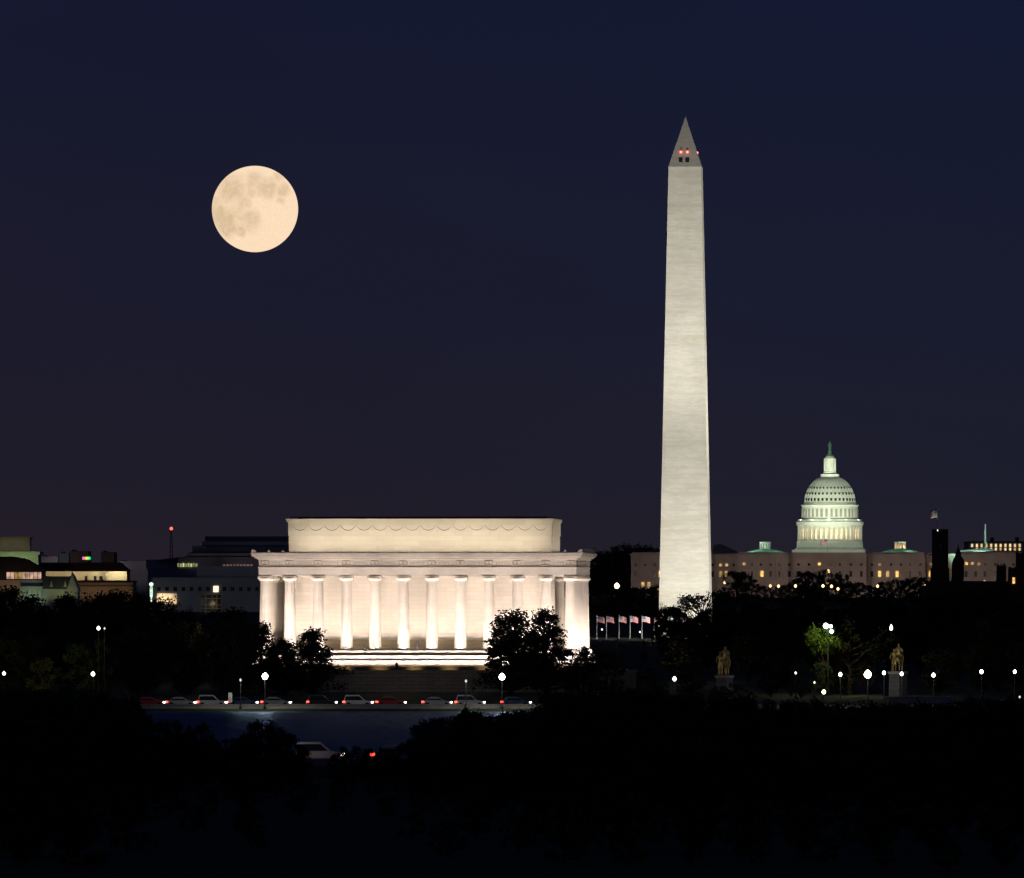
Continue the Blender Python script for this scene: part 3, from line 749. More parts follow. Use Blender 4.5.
lit_small = {(820, 564): warmw, (879.6, 564.6): dimw, (966, 563.5): warmw, (972, 563.5): warmw2, (978.5, 563.8): dimw, (719, 564.7): warmw2, (725, 564.7): warmw2, (744, 564): warmw2, (930, 564): dimw}
lit_tall = {(879.6, 574): warmw, (887.5, 574): warmw2, (897, 574): warmw, (929.5, 573.7): warmw, (761.8, 573.8): warmw, (719, 573.8): dimw, (724.7, 573.8): warmw2, (642, 585): warmw2, (648, 585): warmw2, (659.6, 574): warmw}
def blk(px):
    for bb in blocks:
        if bb[1] <= px < bb[2]: return bb
def win(px, py, w, h, m):
    bb = blk(px); y = bb[3]; x, z = cx(px), cz(py)
    o = MB().box(x - w/2, x + w/2, y - .5, y + .2, z - h/2, z + h/2).build('window', m, cap)
    MB().box(x - w/2 - .25, x + w/2 + .25, y - .62, y - .52 + .3, z - h/2 - .35, z - h/2 - .003).build('sill', M['capstone'], o)
for d, w, h in ((lit_small, 1.6, 1.6), (lit_tall, 1.7, 3.5)):
    for (px, py), m in d.items(): win(px, py, w, h, m)
for nm, a, b, y0, y1, zt in blocks:
    n = max(2, int((b - a) / 9.5))
    for i in range(n):
        px = a + (b - a) * (i + .5) / n
        if all(abs(px - q[0]) > 4 for q in lit_small): win(px, 564.6, 1.5, 1.5, M['darkglass'])
        if all(abs(px - q[0]) > 4 for q in lit_tall): win(px, 574, 1.6, 3.4, M['darkglass'])
# the great dome
dome = MB().lathe([(r_ / SC, cz(y_)) for r_, y_ in ((36.5, 551.6), (36, 549), (33.5, 547), (33.2, 540.5), (31.5, 539.6))], 48, (DC[0], DC[1], 0)).build('dome', M['domewhite'], cap)
MB().box(cx(790.5), cx(864), DC[1] - 22, DC[1] + 22, zr - 1, cz(549.5)).build('dome_base', M['domewhite'], dome)
MB().lathe([(29.3 / SC, cz(540)), (29.3 / SC, cz(525.6))], 48, (DC[0], DC[1], 0)).build('drum', M['domewhite'], dome)
for i in range(36):
    a = 2 * math.pi * i / 36
    if math.sin(a) > .35: continue
    c_ = (DC[0] + 31.8 / SC * math.cos(a), DC[1] + 31.8 / SC * math.sin(a), 0)
    MB().lathe([(.62, cz(539.7)), (.5, cz(526)), (.75, cz(525.6))], 8, c_).build('peristyle_column', M['domewhite'], dome)
glow = emit('lit_dome_window', (1, .74, .42), 1.5, .3, .5)
for i in range(36):
    a = 2 * math.pi * (i + .5) / 36
    if math.sin(a) > -.2: continue
    p = Vector((DC[0] + 29.4 / SC * math.cos(a), DC[1] + 29.4 / SC * math.sin(a), cz(533)))
    o = MB().box(-.62, .62, -.2, .2, -cz(539) * 0 - 3.1, 3.0).build('window', glow, dome, loc=p); o.rotation_euler.z = a + math.pi / 2
MB().lathe([(r_ / SC, cz(y_)) for r_, y_ in ((33.2, 525.5), (34, 523.5), (34.2, 521.2), (32.5, 520.4), (32.3, 518.9), (29.2, 518.6), (28.6, 518), (28.0, 505.6), (29, 505), (29.2, 504), (27.4, 503.6), (26.6, 501.8))], 48, (DC[0], DC[1], 0)).build('entablature', M['domewhite'], dome)
for i in range(36):
    a = 2 * math.pi * (i + .5) / 36
    if math.sin(a) > .05: continue
    p = Vector((DC[0] + 28.3 / SC * math.cos(a), DC[1] + 28.3 / SC * math.sin(a), cz(512.2)))
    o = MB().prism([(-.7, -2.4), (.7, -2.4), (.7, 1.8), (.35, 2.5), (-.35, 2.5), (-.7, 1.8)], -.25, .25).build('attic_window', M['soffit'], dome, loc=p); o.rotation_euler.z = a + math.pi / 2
shellp = []
for k in range(15):
    tt = k / 14; ang = tt * R(70)
    shellp.append((25.2 * math.cos(ang) ** 1.0 , 501.8 - (501.8 - 475.8) * math.sin(ang) / math.sin(R(70))))
def shell_r(y):
    for (r0, y0), (r1, y1) in zip(shellp, shellp[1:]):
        if y0 >= y >= y1: return r0 + (r1 - r0) * (y0 - y) / (y0 - y1)
MB().lathe([(r_ / SC, cz(y_)) for r_, y_ in shellp], 72, (DC[0], DC[1], 0)).build('dome_shell', M['domewhite'], dome, True)
rb = MB()
for i in range(36):
    a = 2 * math.pi * i / 36
    rb.tube([(DC[0] + (r_ + .2) / SC * math.cos(a), DC[1] + (r_ + .2) / SC * math.sin(a), cz(y_)) for r_, y_ in shellp], [.34] * 13 + [.25, .2], 5)
rb.build('ribs', M['domewhite'], dome)
for yy, w in ((498.8, .62), (492.8, .5), (487, .42)):
    for i in range(36):
        a = 2 * math.pi * (i + .5) / 36
        if math.sin(a) > .0: continue
        rr = shell_r(yy) / SC + .05
        o = MB().box(-w, w, -.3, .3, -w * 1.3, w * 1.3).build('dome_window', M['darkglass'], dome, loc=(DC[0] + rr * math.cos(a), DC[1] + rr * math.sin(a), cz(yy))); o.rotation_euler.z = a + math.pi / 2
MB().lathe([(r_ / SC, cz(y_)) for r_, y_ in ((9.6, 476.3), (9.5, 473.2), (9, 472.8), (6.6, 472.6), (6.4, 470.6), (4.9, 470.2), (4.7, 459), (6.0, 458.2), (6.1, 457), (4.6, 456.8), (4.2, 455.2))], 32, (DC[0], DC[1], 0)).build('lantern', M['domewhite'], dome)
for i in range(12):
    a = 2 * math.pi * i / 12
    MB().lathe([(.34, cz(470.4)), (.28, cz(458.2))], 8, (DC[0] + 5.6 / SC * math.cos(a), DC[1] + 5.6 / SC * math.sin(a), 0)).build('lantern_column', M['domewhite'], dome)
MB().lathe([(r_ / SC, cz(y_)) for r_, y_ in ((4.2, 455.3), (3.8, 454.2), (2.2, 452.8), (1.7, 450.6), (2, 449.6), (1.6, 448.8))], 20, (DC[0], DC[1], 0)).build('lantern_cap', M['patina'], dome, True)
nd = dict(a=(0, 0, 0, .85), b=(0, 0, 1.4, .95), c=(0, 0, 3.0, .85), d=(0, 0, 4.3, .78), e=(0, 0, 4.9, .3), f=(0, 0, 5.4, .42), g=(0, 0, 6.0, .35), s1=(.75, 0, 4.2, .3), h1=(1.0, -.3, 3.2, .24), w1=(.85, -.5, 2.2, .2), s2=(-.75, 0, 4.2, .3), h2=(-1.0, -.2, 3.2, .24), w2=(-.9, -.5, 2.3, .2))
skin('statue', nd, [('a', 'b'), ('b', 'c'), ('c', 'd'), ('d', 'e'), ('e', 'f'), ('f', 'g'), ('d', 's1'), ('s1', 'h1'), ('h1', 'w1'), ('d', 's2'), ('s2', 'h2'), ('h2', 'w2')], M['patina'], dome, 1, (DC[0], DC[1], cz(449)))
# the two low saucer domes with small lanterns
for px in (762.4, 898.5):
    sd_ = MB().lathe([(r_ / SC, cz(y_)) for r_, y_ in ((21, 553.6), (20, 552), (16, 550.4), (11, 549.2), (6, 548.5))], 36, (cx(px), 40, 0)).build('saucer_dome', M['copper'], cap, True)
    MB().lathe([(r_ / SC, cz(y_)) for r_, y_ in ((5.6, 548.6), (5.3, 542.6), (5.9, 542.2), (5.8, 541.3), (3, 540.8))], 20, (cx(px), 40, 0)).build('lantern', M['domewhite'], sd_)
    for i in range(12):
        a = 2 * math.pi * (i + .5) / 12
        if math.sin(a) > 0: continue
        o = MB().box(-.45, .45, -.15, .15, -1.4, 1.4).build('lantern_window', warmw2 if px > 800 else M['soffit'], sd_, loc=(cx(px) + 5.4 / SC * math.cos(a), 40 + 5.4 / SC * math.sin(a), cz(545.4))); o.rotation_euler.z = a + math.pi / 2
MB().prism([(cx(706), cz(552.6)), (cx(735), cz(552.6)), (cx(716), cz(543.2)), (cx(709), cz(543.2))], 60, 90).build('gable_roof', M['capstone'], cap)
MB().frus(cx(955), cx(998), 12, 60, zr + 1.0, cx(978), cx(988), 34, 48, cz(547.8)).build('wing_roof', M['domewhite'], cap)
# lights of the domed building
GRN = (.88, 1, .72); GRN2 = (.55, 1, .72)
for x, y in ((-70, -130), (-25, -150), (25, -150), (70, -130)):
    spot((x, y, 4), (DC[0], DC[1], cz(487)), 3.7e5, 19, GRN, .8, .4, MC)
for x, y in ((-34, 4), (-14, -8), (14, -8), (34, 4), (-52, 30), (52, 30)):
    spot((x, y, zr + 2), (DC[0], DC[1], cz(512)), 5200, 95, GRN, .9, .4, MC)
for a in (R(205), R(238), R(270), R(302), R(335)):
    spot((DC[0] + 19.6 * math.cos(a), DC[1] + 19.6 * math.sin(a), cz(519.6)), (DC[0] + 15 * math.cos(a), DC[1] + 15 * math.sin(a), cz(506)), 650, 140, GRN, .9, .2, MC)
for a in (R(225), R(270), R(315)):
    spot((DC[0] + 12.5 * math.cos(a), DC[1] + 12.5 * math.sin(a), cz(478)), (DC[0], DC[1], cz(462)), 2600, 60, GRN, .9, .3, MC)
for px in (762.4, 898.5):
    for dx in (-16, 16): spot((cx(px) + dx, 22, zr + 1.5), (cx(px), 40, cz(546)), 6500, 80, GRN2, .8, .3, MC)
for dx in (-12, 4): spot((cx(972) + dx, 7.5, zr + 2.4), (cx(976) + dx * .4, 30, cz(550)), 15000, 100, GRN2, .8, .3, MC)
for px in range(634, 1036, 20):
    bb = blk(px); spot((cx(px), bb[3] - 11, -1), (cx(px), bb[3], 8), 3000, 120, (1, .60, .28), .9, .3, MC)
for px in (640, 740, 830, 920, 1000):
    spot((cx(px), -90, 3), (cx(px), 5, 14), 3.6e4, 80, (1, .74, .58), .9, .5, MC)  # unseen soft fill added in front of the facade
# its flag poles
f2 = flag_thing('small pale flag on a white pole before the foot of the big dome', MC @ Vector((cx(827.7), -6, zr)), 8.2, 4.4, 2.6, -1)
spot(MC @ Vector((cx(827.7) - 3, -9, zr + .5)), f2.location + Vector((-2, 0, 7)), 1500, 40, (1, .95, .85))
f3 = thing('flag_pole', 'tall bare lit flag pole above the green roof at the far right', 'flag pole', MC @ Vector((cx(984.3), 34, cz(550))))
MB().lathe([(.75, 0), (.55, 9), (.4, 15.2), (.6, 15.3), (.1, 15.9)], 10).build('pole', M['domewhite'], f3); MB().lathe([(1.0, 0), (.9, .5), (.6, .9)], 10).build('base', M['domewhite'], f3)
spot(f3.location + Vector((-1.5, -5, .6)), f3.location + Vector((0, 0, 9)), 4200, 70, (.9, 1, .85))

# office block with two rows of lit windows behind, far right
YB = 5400
def pxbox(mb, a, b, t_, bt, Y, dep, mi=0): return mb.box(ax(a, Y), ax(b, Y), Y, Y + dep, az(bt, Y), az(t_, Y), mi)
ofb = thing('office_building', 'dark flat roofed office block with two rows of lit windows behind the wing', 'building', (ax(998, YB), YB, 19))
def rel(o, mb):
    lo = o.location; mb.v = [(x - lo.x, y - lo.y, z - lo.z) for x, y, z in mb.v]; return mb
rel(ofb, pxbox(MB(), 969, 1040, 542.3, 602, YB, 60)).build('wall', M['museum'], ofb)
rel(ofb, pxbox(MB(), 968.5, 1041, 541.3, 542.25, YB - 1, 62)).build('roof', M['slate'], ofb)
for a, b, t_ in ((991, 994, 537.5), (1016, 1019, 537.3)): rel(ofb, pxbox(MB(), a, b, t_, 541.2, YB + 20, 10)).build('chimney', M['slate'], ofb)
offw = emit('lit_office_window', (1, .72, .36), .95, .35, .3)
for i in range(11):
    px = 972.2 + i * 4.75
    rel(ofb, pxbox(MB(), px - .95, px + .95, 543.9, 547, YB - .4, .5)).build('window', offw, ofb)
    if i not in (0,): rel(ofb, pxbox(MB(), px - .95, px + .95, 547.9, 550.4, YB - .4, .5)).build('window', offw if i % 3 else warmw2, ofb)

# red sandstone castle in silhouette
YS = 3300; SS = F / YS
cas = thing('castle', 'dark sandstone castle with a square tower and pointed turrets in silhouette', 'castle', (ax(965, YS), YS, 8))
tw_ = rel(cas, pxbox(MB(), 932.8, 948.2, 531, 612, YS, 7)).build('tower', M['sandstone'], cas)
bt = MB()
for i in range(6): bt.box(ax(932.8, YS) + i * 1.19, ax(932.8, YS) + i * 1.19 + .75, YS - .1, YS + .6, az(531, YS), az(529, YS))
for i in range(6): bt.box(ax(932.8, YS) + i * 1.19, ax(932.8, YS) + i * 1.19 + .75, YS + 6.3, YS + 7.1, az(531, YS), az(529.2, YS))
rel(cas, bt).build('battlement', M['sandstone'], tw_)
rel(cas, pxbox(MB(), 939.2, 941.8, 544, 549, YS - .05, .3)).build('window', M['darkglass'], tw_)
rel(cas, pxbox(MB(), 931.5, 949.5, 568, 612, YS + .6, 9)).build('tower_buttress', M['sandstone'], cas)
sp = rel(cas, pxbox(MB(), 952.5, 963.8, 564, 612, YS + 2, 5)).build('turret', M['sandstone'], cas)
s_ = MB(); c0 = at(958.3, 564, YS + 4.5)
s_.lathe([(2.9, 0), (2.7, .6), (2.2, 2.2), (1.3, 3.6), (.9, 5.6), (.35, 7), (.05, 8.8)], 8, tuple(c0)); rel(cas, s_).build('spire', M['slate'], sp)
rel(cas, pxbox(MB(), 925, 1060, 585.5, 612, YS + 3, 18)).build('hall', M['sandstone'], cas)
rel(cas, MB().prism([(ax(925, YS), az(585.5, YS)), (ax(1060, YS), az(585.5, YS)), (ax(1056, YS), az(581, YS)), (ax(950, YS), az(581, YS))], YS + 4, YS + 20)).build('hall_roof', M['slate'], cas)
for a, b, t_ in ((997.3, 1006, 565.5), (1009, 1022, 568.2), (1016.5, 1030, 553.6)):
    q = rel(cas, pxbox(MB(), a, b, t_, 612, YS + 1 + (b - a) * .1, 5)).build('turret', M['sandstone'], cas)
    k = MB(); w = (b - a) / 5
    for i in range(3): k.box(ax(a + w * 2 * i, YS), ax(a + w * (2 * i + 1), YS), YS + 1 + (b - a) * .1, YS + 2, az(t_, YS), az(t_ - 1.4, YS))
    rel(cas, k).build('battlement', M['sandstone'], q)
castlew = rel(cas, pxbox(MB(), 1012.6, 1015, 577.5, 583.5, YS + 1.9, .5)).build('lit_window', warmw, cas)
ff = flag_thing('dark drooping flag flying from the castle tower', at(937.0, 531, YS + 3), 9.6, 3.2, 3.6, -1)
MB().lathe([(.5, 0), (.4, .5), (.1, .7)], 8, (0, 0, 0)).build('lamp', emit('pale_green_lamp', (.7, 1, .8), 3), ff)
spot(ff.location + Vector((-.8, -2.2, .6)), ff.location + Vector((-1.4, 0, 7.5)), 2600, 40, (.6, 1, .75))  # green spot added to bring out the flag

# ------------------------------------------------------------ buildings at the far left
def building(name, label, px, Y): return thing(name, label, 'building', (ax(px, Y), Y, gz(Y)))
GREEN = (.75, 1, .45); PEACH = (1, .68, .42)
# A: tall greenish stone block
Y = 3300; A = building('stone_hall', 'big greenish floodlit stone hall with stepped attic at the left edge', 15, Y)
rel(A, pxbox(MB(), -40, 38.2, 555, 610, Y, 22)).build('wall', M['greenstone'], A)
rel(A, pxbox(MB(), -41, 40, 551.6, 554.9, Y - 1.2, 25)).build('cornice', M['greenstone'], A)
rel(A, pxbox(MB(), -40, 30, 538.5, 551.5, Y + 8, 10)).build('attic', M['greenstone'], A)
rel(A, pxbox(MB(), -41, 30.8, 536.8, 538.4, Y + 7, 12)).build('attic_cornice', M['warmstone'], A)
for a, b in ((2, 8), (13, 17), (19, 25)): rel(A, pxbox(MB(), a, b, 558.5, 566, Y - .3, .5)).build('window', M['darkglass'], A)
for px in (0, 18, 34): spot(at(px, 566, Y - 9), at(px, 553, Y), 1100, 110, GREEN, .9)
for px in (0, 14, 27): spot(at(px, 550.5, Y + 1), at(px, 541, Y + 8), 180, 110, (1, .85, .45), .9)
# B: hipped roof with pink lit windows
Y = 3000; B = building('hip_roofed_hall', 'long hall with dark hipped roof over a band of pink lit windows', 15, Y)
rel(B, pxbox(MB(), -40, 42, 580, 612, Y, 30)).build('wall', M['warmstone'], B)
rel(B, pxbox(MB(), -40, 41.6, 571, 579.9, Y + .4, 29)).build('upper_wall', M['slate'], B)
rel(B, MB().prism([(ax(-45, Y), az(570.9, Y)), (ax(43.5, Y), az(570.9, Y)), (ax(24, Y), az(559, Y)), (ax(12, Y), az(556.5, Y)), (ax(-45, Y), az(556.5, Y))], Y - .8, Y + 30)).build('roof', M['brownroof'], B)
pinkw = emit('pink_lit_window', (1, .62, .44), .50, .45, .35)
for i in range(9):
    a = 6.6 + i * 3.9; rel(B, pxbox(MB(), a, a + 3.4, 572.2, 578.9, Y + .15, .4)).build('window', pinkw if i not in (2, 3) else dimw, B)
for px in (4, 20, 38): spot(at(px, 594, Y - 7), at(px, 584, Y), 300, 110, (1, .64, .36), .9)
# D: long low building with a lit gallery
Y = 3060; D = building('long_gallery_building', 'long low building with a dark roof and a brightly lit upper gallery', 90, Y)
rel(D, pxbox(MB(), 38, 127, 571.3, 580.4, Y + 6, 24)).build('gallery_wall', M['warmstone'], D)
rel(D, MB().prism([(ax(36, Y), az(571.2, Y)), (ax(128, Y), az(571.2, Y)), (ax(118, Y), az(562.5, Y)), (ax(40, Y), az(562.5, Y))], Y + 1, Y + 32)).build('roof', M['brownroof'], D)
rel(D, pxbox(MB(), 38, 133.5, 580.5, 582.4, Y - .6, 31)).build('ledge', M['brownroof'], D)
rel(D, pxbox(MB(), 38, 133, 582.5, 612, Y, 30)).build('wall', M['warmstone'], D)
rel(D, pxbox(MB(), 38, 133.3, 586.2, 587.6, Y - .4, .4)).build('string_course', M['warmstone'], D)
for a in (84.8, 94, 99.5): rel(D, pxbox(MB(), a, a + 2.6, 576, 580.2, Y + 5.6, .3)).build('doorway', M['darkglass'], D)
rel(D, pxbox(MB(), 105.6, 107, 571.8, 580.3, Y + 3.5, 2)).build('pier', M['warmstone'], D)
for i in range(7): rel(D, pxbox(MB(), 78 + i * 8, 79 + i * 8, 588, 600, Y - .5, .4)).build('pilaster', M['warmstone'], D)
for px in (46, 58, 70, 78, 86): spot(at(px, 571.9, Y + 2.2), at(px, 577, Y + 6), 340, 150, (1, .84, .52), .9)
for px in (97, 110, 117, 123): spot(at(px, 571.9, Y + 2.2), at(px, 577, Y + 6), 800, 150, (1, .9, .58), .9)
for px in (80, 92, 104, 116, 128): spot(at(px, 600, Y - 6), at(px, 590, Y), 210, 110, (1, .62, .34), .9)
# C: small gabled building in front
Y = 2800; Cb = building('gabled_building', 'small pale green lit building with a steep dark gabled roof', 50, Y)
rel(Cb, pxbox(MB(), 20, 64, 588.5, 612, Y, 16)).build('wall', M['greenstone'], Cb)
rel(Cb, pxbox(MB(), 18.5, 52, 586.2, 588.4, Y - .6, 16)).build('cornice', M['greenstone'], Cb)
rel(Cb, pxbox(MB(), 20, 46, 580.6, 586.1, Y + .6, 12)).build('parapet', M['museum'], Cb)
rel(Cb, MB().prism([(ax(64, Y), az(591, Y)), (ax(78.5, Y), az(591, Y)), (ax(72, Y), az(573.5, Y))], Y - .5, Y + 16)).build('gable', M['greenstone'], Cb)
rel(Cb, MB().prism([(ax(42.5, Y), az(589, Y)), (ax(67, Y), az(589, Y)), (ax(72.3, Y), az(573, Y)), (ax(71, Y), az(574), ) if False else (ax(70.5, Y), az(576.2, Y)), (ax(43.5, Y), az(576.2, Y))], Y - .9, Y + 9)).build('roof', M['slate'], Cb)
rel(Cb, MB().tube([at(72.2, 574, Y), at(72.2, 570.6, Y)], [.35, .08])).build('finial', M['slate'], Cb)
for px in (51.5, 65.5): rel(Cb, MB().prism([(ax(px - 1.7, Y), az(587, Y)), (ax(px + 1.7, Y), az(587, Y)), (ax(px, Y), az(580, Y))], Y - 1.4, Y - .95)).build('dormer', M['greenstone'], Cb)
for i in range(4): rel(Cb, pxbox(MB(), 26 + i * 5, 28.2 + i * 5, 590.5, 599, Y - .25, .4)).build('window', M['museum'], Cb)
rel(Cb, pxbox(MB(), 64, 77.5, 591.05, 612, Y, 16)).build('side_wall', M['greenstone'], Cb)
for px in (27, 37): spot(at(px, 603, Y - 6), at(px, 594, Y), 520, 100, (.72, 1, .62), .9)
for px in (56, 70): spot(at(px, 600, Y - 6), at(px, 585, Y), 300, 110, (.95, 1, .5), .9)
# E/F: stepped dark museum
Y = 3000; E = building('stepped_museum', 'large dark blue grey museum with stepped flat roofs and a strip of lit windows', 215, Y)
for nm, a, b, t_, bt_, dy, m in (('roof_slab', 205, 300, 536.3, 541.4, 26, 'bluemetal'), ('upper_storey', 202, 300, 541.5, 546.4, 25, 'museum'), ('lower_storey', 178, 300, 557, 569, 6, 'museum'),
                                  ('wall', 148, 300, 569.1, 612, 3, 'museum')):
    rel(E, pxbox(MB(), a, b, t_, bt_, Y + dy, 40)).build(nm, M[m], E)
rel(E, MB().prism([(ax(187, Y), az(553.2, Y)), (ax(300, Y), az(553.2, Y)), (ax(300, Y), az(546.5, Y)), (ax(206, Y), az(546.5, Y))], Y + 8, Y + 60)).build('roof', M['bluemetal'], E)
rel(E, pxbox(MB(), 186, 300, 553.3, 555.6, Y + 5, 50)).build('fascia', M['museum'], E)
rel(E, MB().prism([(ax(158, Y), az(562, Y)), (ax(300, Y), az(562, Y)), (ax(300, Y), az(555.7, Y)), (ax(190, Y), az(555.7, Y)), (ax(158, Y), az(559.5, Y))], Y + 8, Y + 50)).build('lower_roof', M['bluemetal'], E)
rel(E, pxbox(MB(), 146, 178, 559.6, 569, Y + 10, 30)).build('side_storey', M['museum'], E)
rel(E, pxbox(MB(), 192, 202, 545.5, 551, Y + 12, 8)).build('plant_room', M['museum'], E)
for i in range(8):
    a = 177.3 + i * 2.6; rel(E, pxbox(MB(), a, a + 1.8, 563.2 + (i % 2) * .5, 566.8, Y + 5.7, .4)).build('window', emit('green_lit_window', (.95, 1, .4), .2 + .16 * (i % 3), .4, .6), E)
for i in range(9): 
    a = 223 + i * 3.4; rel(E, pxbox(MB(), a, a + 2.2, 564.4, 566, Y + 5.7, .4)).build('window', emit('brown_lit_window', (1, .6, .42), .12, .5, .3), E)
for px in (200, 240, 280): spot(at(px, 548.2, Y + 16), at(px, 543, Y + 25), 120, 130, (.85, .8, 1), .9); spot(at(px, 560, Y - 4), at(px, 554, Y + 5), 110, 130, (1, .7, .6), .9)
Y = 2900; E2 = building('block_building', 'plain dark block with a row of small square windows and a lit grid window', 205, Y)
rel(E2, pxbox(MB(), 152, 262, 577.5, 612, Y, 40)).build('wall', M['museum'], E2)
rel(E2, pxbox(MB(), 197, 262, 566, 577.4, Y + 4, 36)).build('upper_wall', M['museum'], E2)
for i in range(13):
    a = 157 + i * 8.2; lit_ = abs(a - 214.4) < 1
    rel(E2, pxbox(MB(), a - (1 if lit_ else 0), a + (4 if lit_ else 3.6), 587 - lit_, 591 + lit_, Y - .3, .5)).build('window', emit('bright_lit_window', (1, .82, .5), 1.6, .2) if lit_ else M['darkglass'], E2)
gw = rel(E2, pxbox(MB(), 200.5, 222, 594, 614, Y - .1, .3)).build('grid_window', M['darkglass'], E2)
gm = MB()
for px in (200.4, 205.2, 212.0, 216.2, 221): pxbox(gm, px, px + .9, 594, 614, Y - .5, .35)
for py in (594, 598, 604.4, 608, 611): pxbox(gm, 200.4, 222, py, py + .9, Y - .52, .3)
rel(E2, gm).build('window_frame', M['warmstone'], gw)
spot(at(211, 604, Y - 9), at(211, 603, Y), 260, 60, (1, .74, .4), .9)  # outside spot added to light the frame in place of a lit interior
rel(E2, pxbox(MB(), 157, 176.5, 593.5, 604, Y - .5, .7)).build('lit_entrance', emit('lit_entrance_glow', (1, .68, .36), .95, .75, .22), E2)
for px in (160, 190, 230, 250): spot(at(px, 604, Y - 40), at(px, 584, Y), 240, 70, (.8, .86, 1), .9, .5)
lp = thing('lit_column_sign', 'slim glowing pale green lamp on the corner of the dark block', 'lamp', at(151.3, 597, 2890))
MB().lathe([(.25, -9), (.25, 0), (.5, .1), (.55, 3.6), (.3, 4.2), (.75, 4.4), (.8, 5.2), (.2, 5.6)], 10).build('lamp', emit('mint_lamp', (.75, 1, .75), 1.2, .5), lp)
# far city blocks on the skyline
for i, (a, b, t_, c_, lb) in enumerate(((41, 58, 556.5, 'museum', 'pale low far city block on the skyline beside the greenish hall'), (59, 69, 553, 'bluemetal', 'narrow bluish far city block on the left skyline'),
                                    (70, 88, 551, 'brownroof', 'dim brown far city block behind the rainbow coloured lights'), (101, 114, 552, 'brownroof', 'dim brown far city block right of the rainbow coloured lights'),
                                    (120, 150, 561, 'museum', 'low wide far city block left of the stepped museum'))):
    Y = 5200; o = building('city_block', lb, (a + b) / 2, Y); rel(o, pxbox(MB(), a, b, t_, 602, Y, 40)).build('wall', M[c_], o); rel(o, pxbox(MB(), a + 2, a + 6, t_ - 1.2, t_, Y + 5, 10)).build('roof_hut', M[c_], o)
    spot(at((a + b) / 2, 566, Y - 30), at((a + b) / 2, t_ + 4, Y), 2600, 80, (1, .8, .8), .9)  # spot added to lift each block towards the sky tone
sg_ = thing('rainbow_light_panel', 'small glowing panel of pink, yellow and green lights on a roof', 'sign', at(86.4, 560.5, 3400))
MB().box(-2.4, 2.4, .05, .4, -.2, 2.0).build('panel', M['iron'], sg_)
for a, b, c_ in ((82.3, 84.2, (1, .2, .8)), (84.2, 85.6, (1, .35, .15)), (85.6, 87.3, (1, .85, .1)), (87.3, 89.2, (.3, 1, .15)), (89.2, 90.8, (0, .9, .3))):
    w = (a - 86.4) * 3400 / F; w2 = (b - 86.4) * 3400 / F
    MB().box(w, w2 - .03, -.1, .04, .35, 1.65).build('light_tube', emit('coloured_light', c_, 1.1, .3), sg_)
rt = thing('radio_mast', 'thin lattice radio mast with a red light on the left skyline', 'mast', (ax(171.3, 5000), 5000, 19))
lm = MB(); hm = az(530, 5000) - 19; hw = 1.7
for sx in (-1, 1):
    for sy in (-1, 1): lm.tube([(sx * hw, sy * hw, 0), (sx * .35, sy * .35, hm)], [.28, .18], 5)
for k in range(14):
    z0, z1 = hm * k / 14, hm * (k + 1) / 14; w0, w1 = hw + (.35 - hw) * k / 14, hw + (.35 - hw) * (k + 1) / 14; s = 1 if k % 2 else -1
    for sy in (-1, 1): lm.tube([(s * w0, sy * w0, z0), (-s * w1, sy * w1, z1)], [.16, .16], 4)
lm.build('lattice', M['brownroof'], rt); MB().lathe([(.6, 0), (1.0, .5), (.9, 1.5), (.3, 2)], 10, (0, 0, hm)).build('beacon', emit('mast_beacon', (1, .09, .06), 3.5), rt)
spot((ax(171.3, 5000), 4975, 22), (ax(171.3, 5000), 5000, 50), 2600, 60, (1, .35, .25))

# ------------------------------------------------------------ street lamps
def lamp(px, py, Y, label, r, st, col, power=0, kind='globe', zg=None):
    p = at(px, py, Y); zg = gz(Y) if zg is None else zg; h = p.z - zg; r *= .72
    o = thing('street_lamp', label, 'street lamp', (p.x, Y, zg), 0)
    e = emit('lamp_glow', col, st)
    MB().lathe([(.22, 0), (.24, .25), (.12, .5), (.07, 1), (.055, h - r - .15), (.16, h - r - .05), (.12, h - r)], 10).build('pole', M['iron'], o)
    if kind == 'globe':
        MB().lathe([(.08, -r), (.62 * r, -.8 * r), (r, -.1 * r), (.86 * r, .5 * r), (.4 * r, 1.0 * r), (.06, 1.25 * r)], 14, (0, 0, h)).build('lantern', e, o, True)
    else:
        MB().lathe([(.1, -.3), (r, -.25), (r, .2), (.5 * r, .5), (.05, .6)], 14, (0, 0, h)).build('lantern', e, o, True)
    if power: point((p.x, Y - r - .3, p.z + .3), power * .4, col, .15)
    return o
WH, COOL, WRM, DIM = (1, .97, .88), (.85, .95, 1), (1, .78, .55), (.9, 1, .8)
